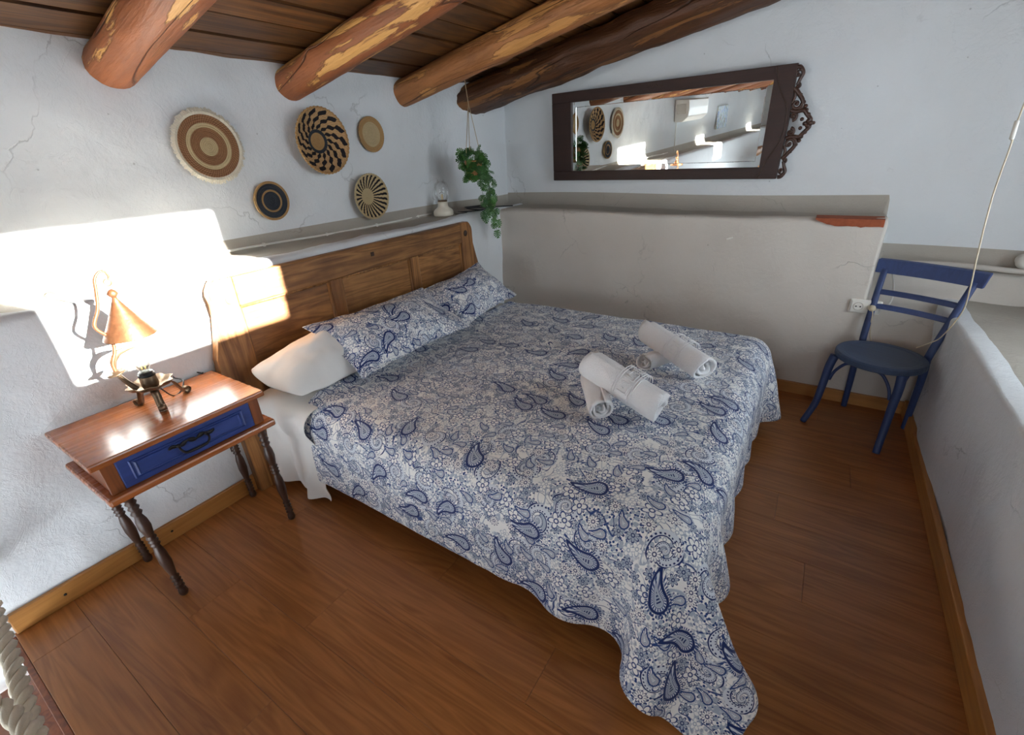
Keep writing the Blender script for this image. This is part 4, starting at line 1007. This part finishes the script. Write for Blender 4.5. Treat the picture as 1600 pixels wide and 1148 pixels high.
def swirl(t, r, a):
    R = 0.155
    rn = t.math('DIVIDE', r, R)
    # leaf-shaped dark marks on spiral arms, in rings that grow outwards
    ph = t.math('ADD', t.math('MULTIPLY', a, 14.0), t.math('MULTIPLY', rn, 16.0))
    arm_ = t.math('SINE', ph)
    rg_ = t.math('SINE', t.math('ADD', t.math('MULTIPLY', rn, 30.0), t.math('MULTIPLY', a, 0.0)))
    v = t.math('ADD', t.math('MULTIPLY', arm_, 0.75), t.math('MULTIPLY', rg_, 0.55))
    return t.math('GREATER_THAN', v, 0.10)
M['straw_swirl'] = straw('straw_swirl', (0.34, 0.19, 0.085), (0.56, 0.36, 0.18), 60, 330.0, swirl)
def basket(px, ptop, pbot, label, bands, bowl, tilt=0.0, rim=None, fringe=False):
    """bands: (r0, r1, material, name) as fractions of the radius; each band a coiled ring of its own"""
    c_ = at_x(px, XU+0.02); R = (at_x(ptop, XU+0.02)-at_x(pbot, XU+0.02)).length/2
    o = thing('wall_basket', label, 'basket', (XU+0.006, c_.y, c_.z), 0, 'woven baskets on the headboard wall')
    o.rotation_euler = (0, tilt, 0)
    def h(r): return 0.008+bowl*r**2.2
    for (r0, r1, mat, nm) in bands:
        nb = max(2, int(round((r1-r0)*R/0.0085))); prof = []
        for i in range(nb):
            for k in range(5):
                s = (i+k/5)/nb; r = r0+(r1-r0)*s; prof.append((max(r*R, 0.0001), h(r)+0.0030*math.sin(PI*(k/5))))
        prof.append((r1*R, h(r1)))
        if r1 >= 0.999: prof += [(R*1.004, h(1)-0.004), (R*0.985, h(1)-0.008)]
        lathe(nm, prof, mat, o, 72, axis=0)
    if bowl > 0.01: lathe('outer_wall', [(R*0.985, h(1)-0.006), (R*0.72, h(0.72)-0.008), (0.0001, 0.0)], bands[-1][2], o, 48, axis=0)
    else: lathe('backing', [(R*0.99, h(1)-0.004), (R*0.98, 0.001), (0.0001, 0.0)], bands[-1][2], o, 48, axis=0)
    if rim:
        nr = 46; pts = [(h(1)-0.001, R*math.cos(2*PI*i/(nr*4))*(1+0.012*math.sin(i*PI/2)), R*math.sin(2*PI*i/(nr*4))*(1+0.012*math.sin(i*PI/2))) for i in range(nr*4)]
        tube('rim', pts, 0.0055, rim, o, 7, closed=True)
    if fringe:
        v = []; f = []; n = 260
        for i in range(n):
            a = 2*PI*i/n; l = R*(1.185+0.06*nz(a*9, 1, 0)+random.uniform(-0.035, 0.03)); aa = a+random.uniform(-0.006, 0.006); dw = 2*PI/n*0.62
            dx = random.uniform(-0.002, 0.004)
            b = len(v)
            for (rr, an, xx) in ((R*0.985, a-dw, 0.010), (R*0.985, a+dw, 0.010), (R*1.08, a+dw, 0.013+dx), (l, aa+dw*0.6, 0.006+dx), (l, aa-dw*0.6, 0.006+dx), (R*1.08, a-dw, 0.013+dx)): v.append((xx, rr*math.cos(an), rr*math.sin(an)))
            f += [(b, b+1, b+2, b+5), (b+5, b+2, b+3, b+4)]
        m = mk('fringe', v, f, 'fringe', o, False); s_ = m.modifiers.new('thickness', 'SOLIDIFY'); s_.thickness = 0.003
    return o
basket((328, 229), (328, 181), (328, 276), 'fringed round straw wall disc with brown and cream rings', [(0, 0.30, 'straw', 'centre'), (0.30, 0.60, 'straw_b', 'coil_ring'), (0.60, 0.74, 'straw', 'coil_ring'), (0.74, 1.0, 'straw_b', 'coil_ring')], 0.006, fringe=True)
basket((497, 221), (497, 171), (497, 270), 'woven bowl with a black swirling leaf pattern', [(0, 0.27, 'straw_t', 'centre'), (0.27, 0.37, 'straw_k', 'coil_ring'), (0.37, 1.0, 'straw_swirl', 'patterned_side')], 0.055, rim='straw_t')
basket((581, 210), (581, 184), (581, 236), 'small plain straw disc with a tan border', [(0, 0.74, 'straw', 'centre'), (0.74, 1.0, 'straw_t', 'border')], 0.004, rim='straw_t')
basket((426, 314), (426, 284), (426, 344), 'charcoal coiled disc with a thin tan ring and tan rim', [(0, 0.48, 'straw_k', 'centre'), (0.48, 0.58, 'straw_t', 'coil_ring'), (0.58, 0.88, 'straw_k', 'coil_ring'), (0.88, 1.0, 'straw_t', 'border')], 0.004)
basket((575, 307), (575, 273), (575, 341), 'small bowl with black and straw rays around a plain centre', [(0, 0.37, 'straw', 'centre'), (0.37, 1.0, 'straw_ray', 'striped_side')], 0.045, rim='straw')

# ------------------------------------------------------------------ glass lamp, its cord, the cable on the ledge
gl = thing('glass_lamp', 'cream table lamp with a clear glass chimney standing on the ledge', 'lamp', (-0.165, 2.60, LZ+0.006))
lathe('base', [(0.0001, 0), (0.064, 0), (0.070, 0.006), (0.070, 0.026), (0.064, 0.038), (0.038, 0.058), (0.034, 0.075), (0.036, 0.092), (0.030, 0.094), (0.0001, 0.094)], 'cream', gl, 40)
lathe('collar', [(0.033, 0.094), (0.034, 0.100), (0.030, 0.103), (0.0001, 0.103)], 'bronze', gl, 28)
lathe('glass_chimney', [(0.032, 0.100), (0.046, 0.118), (0.050, 0.135), (0.050, 0.190), (0.044, 0.212), (0.026, 0.224), (0.023, 0.232), (0.024, 0.238)], 'glass', gl, 36)
bb = lathe('bulb', [(0.012, 0.103), (0.013, 0.118), (0.020, 0.135), (0.018, 0.150), (0.0001, 0.160)], 'glass', gl, 20)
mk('filament', *join([tube_geo([(0.004*math.cos(a), 0.004*math.sin(a), 0.106), (0.006*math.cos(a), 0.006*math.sin(a), 0.142)], 0.0016, 5) for a in (0, 2.1, 4.2)]), 'filament', bb)
zl = LZ+0.010
pts = [(-0.10, 2.645, zl), (-0.05, 2.72, zl)]
for i in range(40):
    a = -2.2+i*0.36; r = 0.105+0.03*math.sin(i*0.23); pts.append((-0.10+1.05*r*math.cos(a)+0.0005*i, 2.86+r*1.15*math.sin(a)+0.0035*i, zl+0.0003*i+0.012*abs(math.sin(i*0.3))))
pts += [(0.00, 3.10, zl+0.006), (0.04, 3.19, zl)]
tag(tube('coiled_cord', pts, 0.0042, 'black', None, 8, smooth_path=4), 'black cord lying in loops on the ledge corner', 'cord')
wc = []
for i in range(70):
    y = -0.35+i*(2.95/69); wc.append((XU+0.016, y, LZ+0.020+0.010*math.sin(y*2.3)+0.004*nz(y*4, 0, 0)))
cable = tag(tube('wall_cable', wc, 0.0055, 'white', None, 8), 'thin white cable clipped along the back of the ledge', 'cable')
for y in np.arange(-0.2, 2.6, 0.38):
    z = LZ+0.020+0.010*math.sin(y*2.3)+0.004*nz(y*4, 0, 0); box('clip', (-0.010, -0.006, -0.009), (0.010, 0.006, 0.009), 'white', cable, 0.002, loc=(XU+0.014, float(y), z))

# ------------------------------------------------------------------ hanging plant
PX, PY = 0.055, 2.70
M['pot'] = straw('woven_pot', (0.22, 0.10, 0.045), (0.50, 0.26, 0.11), 40, 500)
def leaf_mat():
    t = NT('monstera_leaf'); r = t.rand(); g = t.noise(t.obj(), 60, 3); y = t.sep(t.obj())[1]
    vein = t.math('LESS_THAN', t.math('ABSOLUTE', t.sep(t.obj())[0]), 0.0006)
    col = t.mix(r, (0.014, 0.065, 0.016), (0.075, 0.21, 0.040)); col = t.mix(t.math('MULTIPLY', g, 0.4), col, (0.06, 0.17, 0.04)); col = t.mix(vein, col, (0.16, 0.28, 0.10))
    return t.done(col, 0.42, 0, t.bump(g, 0.15, 0.001))
M['leaf'] = leaf_mat(); M['stem'] = plain('green_stem', (0.05, 0.10, 0.03), 0.5)
pl = thing('hanging_plant', 'trailing green monstera plant in a woven pot hung on cords', 'plant', (PX, PY, 1.27))
POT0, POT1 = 1.285, 1.405
lathe('pot', [(0.0001, 0.015), (0.040, 0.015), (0.046, 0.022), (0.056, 0.085), (0.060, 0.135), (0.056, 0.137), (0.052, 0.125), (0.0001, 0.12)], 'pot', pl, 32)
kz = 1.74-1.27; tz = zc(PX)-1.27-0.003
tube('cord', [(0.0, -0.035, tz), (0.0, -0.030, tz-0.06), (0, -0.006, kz)], 0.0026, 'jute', pl, 6)
for a in (0.5, 2.6, 4.4): tube('cord', [(0, -0.006, kz+0.004), (0.060*math.cos(a), 0.060*math.sin(a), 0.13), (0.050*math.cos(a), 0.050*math.sin(a), 0.02)], 0.0022, 'jute', pl, 6)
outl = [(0, 0), (0.16, -0.06), (0.34, 0.0), (0.44, 0.12), (0.22, 0.20), (0.47, 0.24), (0.50, 0.36), (0.24, 0.38), (0.48, 0.46), (0.45, 0.58), (0.22, 0.54), (0.38, 0.68), (0.30, 0.80), (0.15, 0.70), (0.18, 0.90), (0, 1.05)]
def leaf_mesh():
    v = [(0, 0, 0), (0, 0.35, 0.03), (0, 0.7, 0.02)]; pts_ = outl+[(-a, b) for a, b in outl[-2:0:-1]]
    k = len(v); v += [(a, b, 0.10*(-abs(a))+0.03*math.sin(b*3)) for a, b in pts_]
    f = []; n_ = len(pts_)
    for i in range(n_):
        b = (pts_[i][1]+pts_[(i+1) % n_][1])/2; c_ = 0 if b < 0.18 else (1 if b < 0.52 else 2)
        f.append((c_, k+i, k+(i+1) % n_))
    for i in range(n_):
        pass
    v = [(a, b, c_) for a, b, c_ in v]
    bm = bmesh.new(); vs_ = [bm.verts.new(q) for q in v]
    for t_ in f:
        try: bm.faces.new([vs_[q] for q in t_])
        except ValueError: pass
    # fill the seams between the three fans
    mids = [i for i in range(n_)]
    bmesh.ops.holes_fill(bm, edges=[e for e in bm.edges if len(e.link_faces) == 1 and (e.verts[0].index < 0)], sides=4)
    me = bpy.data.meshes.new('leaf'); bm.to_mesh(me); bm.free(); return me
def leaf_mesh2():
    # midrib points joined to each lobe: every lobe is a quad or triangle fan of its own
    rib = [(0, 0.0), (0, 0.12), (0, 0.30), (0, 0.48), (0, 0.64), (0, 0.80), (0, 1.05)]
    lobes = [[(0.16, -0.07), (0.34, -0.02), (0.44, 0.12), (0.20, 0.17)], [(0.24, 0.21), (0.47, 0.22), (0.50, 0.36), (0.22, 0.35)], [(0.24, 0.40), (0.49, 0.44), (0.45, 0.58), (0.20, 0.50)], [(0.21, 0.55), (0.39, 0.66), (0.30, 0.80), (0.14, 0.66)], [(0.13, 0.72), (0.20, 0.90), (0.06, 0.98), (0.0, 0.86)]]
    v = [(a, b, 0.02*math.sin(b*3)) for a, b in rib]; f = []
    for s in (1, -1):
        for i, lb in enumerate(lobes):
            k = len(v); v += [(s*a, b, -0.13*a+0.02*math.sin(b*3)-0.05*max(0, b-0.6)) for a, b in lb]
            q = (i, k, k+1, k+2, k+3, i+1); f.append(q if s > 0 else q[::-1])
        q = (5, len(v)-2, 6) 
    me = bpy.data.meshes.new('leaf'); me.from_pydata(v, [], f); me.update(); me.materials.append(M['leaf']); return me
LM = leaf_mesh2()
def add_leaf(p_, dirv, up_, s):
    d = Vector(dirv).normalized(); u_ = Vector(up_); u_ = (u_-d*u_.dot(d)).normalized(); x_ = d.cross(u_)
    o = bpy.data.objects.new('leaf', LM); C.objects.link(o); o.parent = pl
    o.matrix_local = Matrix(((x_.x*s, d.x*s, u_.x*s, p_[0]), (x_.y*s, d.y*s, u_.y*s, p_[1]), (x_.z*s, d.z*s, u_.z*s, p_[2]), (0, 0, 0, 1)))
R2 = random.Random(5)
view = Vector((0.55, -0.75, 0.25)).normalized()
for i in range(46):                                            # crown
    a = R2.uniform(0, 2*PI); rr = R2.uniform(0.02, 0.075); z = R2.uniform(0.10, 0.20)
    p_ = Vector((rr*math.cos(a), rr*math.sin(a), z)); d = Vector((math.cos(a), math.sin(a), R2.uniform(-0.7, 0.8)))
    add_leaf(p_, d, view+Vector((R2.uniform(-.6, .6), R2.uniform(-.6, .6), R2.uniform(-.2, 1.0))), R2.uniform(0.046, 0.064))
for i in range(22):
    a = R2.uniform(-1.9, 0.7); z = R2.uniform(0.03, 0.13); p_ = Vector((0.066*math.cos(a), 0.066*math.sin(a), z))
    add_leaf(p_, Vector((math.cos(a)*0.5, math.sin(a)*0.8+R2.uniform(-.6, .6), R2.uniform(-1.0, -0.1))), view+Vector((R2.uniform(-.4, .4), R2.uniform(-.4, .4), R2.uniform(0, .8))), R2.uniform(0.042, 0.058))
trails = [[(0.045, 0.02, 0.12), (0.075, 0.045, 0.06), (0.082, 0.055, -0.06), (0.085, 0.065, -0.20), (0.086, 0.11, -0.34)],
          [(0.05, -0.02, 0.12), (0.080, -0.005, 0.05), (0.084, 0.015, -0.08), (0.085, 0.02, -0.19)],
          [(0.03, 0.05, 0.12), (0.060, 0.085, 0.08), (0.078, 0.100, -0.02), (0.080, 0.105, -0.15), (0.082, 0.14, -0.27)],
          [(0.04, -0.04, 0.12), (0.076, -0.035, 0.07), (0.080, -0.03, -0.05), (0.082, -0.005, -0.15), (0.082, -0.02, -0.22)],
          [(0.05, 0.0, 0.12), (0.085, 0.020, 0.02), (0.092, 0.045, -0.12), (0.092, 0.06, -0.25)]]
for tr in trails:
    c_ = catmull(tr, 8); tube('vine', c_, 0.0013, 'stem', pl, 5)
    nl = max(6, int(len(c_)/2.6)); tot = len(c_)-1
    for i in range(nl):
        q = c_[int((i+0.8)/nl*tot)]; s = 1 if i % 2 else -1
        if i == nl-1: d = Vector((0.1, 0.1, -1)); 
        else: d = Vector((0.35*R2.uniform(-.4, .8), s*R2.uniform(0.4, 1.0), R2.uniform(-1.0, 0.1)))
        add_leaf(q+d*0.004, d, view+Vector((R2.uniform(-.5, .5), R2.uniform(-.5, .5), R2.uniform(-.3, .6))), R2.uniform(0.044, 0.062))

# ------------------------------------------------------------------ outlet, cables and pull cord on the chair side
ol = thing('wall_outlet', 'white double wall socket with one plug in, behind the chair', 'outlet', (2.395, YB-0.003, 0.594))
box('plate', (-0.072, -0.012, -0.038), (0.072, 0.002, 0.038), 'white', ol, 0.008); box('inner_plate', (-0.064, -0.015, -0.030), (0.064, -0.010, 0.030), 'white', ol, 0.003)
M['sock'] = plain('socket_shade', (0.55, 0.52, 0.46), 0.4)
for x in (-0.031, 0.031):
    so = lathe('socket', [(0.0235, 0.0), (0.0235, 0.0015), (0.0205, 0.0015), (0.0190, -0.0005), (0.0001, -0.0005)], 'sock', ol, 28, loc=(x, -0.0150, 0), rot=(PI/2, 0, 0))
    if x < 0:
        for (a, b) in ((-0.0095, 0), (0.0095, 0)): lathe('hole', [(0.0001, 0.0), (0.0038, 0.0), (0.0038, 0.002)], 'black', so, 10, loc=(a, b, 0.0012))
pg = lathe('plug', [(0.0175, 0.0), (0.0175, 0.018), (0.014, 0.030), (0.006, 0.036), (0.0001, 0.036)], 'cable', ol, 24, loc=(0.031, -0.008, 0), rot=(PI/2, 0, 0))
def wl_(x, z, d=0.004): return (x, YB-d, z)
tag(tube('plug_cable', [(2.426, YB-0.042, 0.594), (2.432, YB-0.060, 0.57), (2.44, YB-0.045, 0.50), (2.46, YB-0.03, 0.42), (2.50, YB-0.03, 0.36), (2.56, YB-0.03, 0.33)], 0.003, 'cable', None, 8, smooth_path=8), 'pale lamp cable hanging from the plug behind the chair', 'cable')
tag(tube('surface_cable', [(2.462, 3.060, 0.594), (2.49, 3.075, 0.60), (2.505, 3.10, 0.64), (2.50, 3.14, 0.70), (2.485, 3.185, 0.755)], 0.005, 'white', None, 8, smooth_path=8), 'white cable curving up the plaster behind the chair back', 'cable')
pp = tag(tube('wall_pipe', [(2.50, 3.205, 0.805)]+[(2.55+0.1*i, 3.20-0.003*i, 0.812+0.006*math.sin(i)) for i in range(10)], 0.013, 'plaster_warm', None, 10, smooth_path=4), 'painted conduit running along the wall above the parapet ledge', 'conduit')
bx_ = at_y((1601, 410), 3.20)
gb = thing('wall_lamp', 'round white globe wall light above the parapet ledge', 'lamp', (bx_.x+0.01, 3.25, bx_.z))
lathe('globe', [(0.0001, 0.062), (0.02, 0.058), (0.034, 0.044), (0.038, 0.026), (0.032, 0.008), (0.026, 0.0)], 'white', gb, 28, rot=(PI/2, 0, 0)); lathe('mount', [(0.030, -0.022), (0.030, 0.004), (0.0001, 0.004)], 'white', gb, 24, rot=(PI/2, 0, 0))
# pull cord from the ceiling, its end lying over the chair back
pc0 = at_y((1627, 20), 2.35)
pts = [Vector((2.62, 2.47, zc(2.62)-0.002)), at_y((1600, 163), 2.46), at_y((1580, 225), 2.46), at_y((1550, 310), 2.47), at_y((1527, 400), 2.48), at_y((1516, 450), 2.52), at_y((1503, 488), 2.58), at_y((1472, 525), 2.68), at_y((1455, 535), 2.72), at_y((1432, 543), 2.765)]
pcd = tag(tube('pull_cord', pts, 0.0026, 'cable', None, 8, smooth_path=8), 'cream pull cord hanging from the ceiling past the chair back', 'cord')
q = at_y((1585, 203), 2.46); dq = (at_y((1580, 220), 2.46)-at_y((1590, 188), 2.46)).normalized()
tube('connector', [q-dq*0.030, q-dq*0.028, q+dq*0.028, q+dq*0.030], lambda s: 0.007 if 0.1 < s < 0.9 else 0.004, 'white', pcd, 10)

# ------------------------------------------------------------------ rope handrail by the stairwell
def rope(name, path, R, strands, pitch, label, group=None):
    P = catmull(path, 14); parts = []; L_ = [0]
    for a, b in zip(P[:-1], P[1:]): L_.append(L_[-1]+(b-a).length)
    n = int(L_[-1]/0.006)+2; Q = []
    for i in range(n):
        s = L_[-1]*i/(n-1); k = max(j for j in range(len(L_)) if L_[j] <= s+1e-9); k = min(k, len(P)-2); Q.append((P[k].lerp(P[k+1], (s-L_[k])/max(1e-9, L_[k+1]-L_[k])), (P[k+1]-P[k]).normalized(), s))
    for m in range(strands):
        pts = []
        for q, tg, s in Q:
            u_ = Vector((0, 0, 1)); u_ = (u_-tg*u_.dot(tg)).normalized() if abs(tg.z) < 0.95 else tg.orthogonal().normalized(); w_ = tg.cross(u_); a = 2*PI*(m/strands+s/pitch)
            pts.append(q+(u_*math.cos(a)+w_*math.sin(a))*R*0.52)
        parts.append(tube_geo(pts, R*0.53, 7))
    return tag(mk(name, *join(parts), 'rope'), label, 'rope', group)
rope('stair_rope', [at_z((-40, 850), 0.30), at_z((-12, 945), 0.27), at_z((18, 1030), 0.25), at_z((45, 1115), 0.24), at_z((90, 1240), 0.24)], 0.021, 3, 0.12, 'thick twisted rope stretched along the stairwell edge')
rope('stair_rope', [at_z((-90, 1075), 0.34), at_z((-20, 1098), 0.32), at_z((20, 1118), 0.31), at_z((55, 1160), 0.31), at_z((85, 1230), 0.30)], 0.021, 3, 0.12, 'thick twisted rope crossing over the stairwell rope')

# ------------------------------------------------------------------ the rest of the room, seen in the mirror
ac = thing('air_conditioner', 'white wall-mounted air conditioner unit seen in the mirror', 'air conditioner', (XU, -0.95, 1.43))
prism('housing', [(0.0, 0.0), (0.12, 0.0), (0.19, 0.06), (0.20, 0.16), (0.19, 0.27), (0.0, 0.28)], -0.40, 0.40, 'white', ac, 0.012, (0, 2, 1))
box('air_flap', (0.125, -0.36, 0.004), (0.185, 0.36, 0.012), 'white', ac, 0.002, rot=(0, -0.75, 0), loc=(0.03, 0, 0.09))
box('side_grille', (0.03, 0.398, 0.10), (0.16, 0.408, 0.22), 'sock', ac, 0.002)
tag(tube('drain_pipe', [(XU+0.015, -0.60, 1.45), (XU+0.012, -0.60, 1.25), (XU+0.012, -0.60, LZ+0.01)], 0.007, 'white', None, 8), 'thin white pipe running down the wall from the air conditioner', 'pipe')
t = NT('abstract_print'); v = t.map(t.obj(), (1, 9, 3)); n1 = t.noise(v, 3.0, 4, 0.6, 1.0)
M['print'] = t.done(t.ramp(n1, [(0.3, (0.05, 0.10, 0.30)), (0.42, (0.30, 0.45, 0.70)), (0.5, (0.80, 0.82, 0.85)), (0.58, (0.25, 0.45, 0.40)), (0.7, (0.45, 0.12, 0.20))]), 0.6)
pf = thing('wall_picture', 'small abstract picture in blue and green tones on the wall', 'picture', (XU+0.006, -2.70, 1.22))
box('canvas', (0.0, -0.27, 0.0), (0.020, 0.27, 0.34), 'print', pf, 0.003); box('edge', (-0.002, -0.275, -0.005), (0.010, 0.275, 0.345), 'white', pf, 0.002)
hr = thing('log_handrail', 'orange log handrail on posts at the far side of the stairwell', 'handrail', (0.42, -3.9, 0.0))
v, f = tube_geo([(0.0, -1.25+0.1*i, 0.80+0.006*math.sin(i*1.1)) for i in range(26)], lambda s: 0.062+0.006*math.sin(s*17), 16); mk('log', v, f, 'log2', hr)
for y in (-1.1, 0.0, 1.1): box('post', (-0.035, y-0.035, -0.01), (0.035, y+0.035, 0.745), 'base', hr, 0.006)
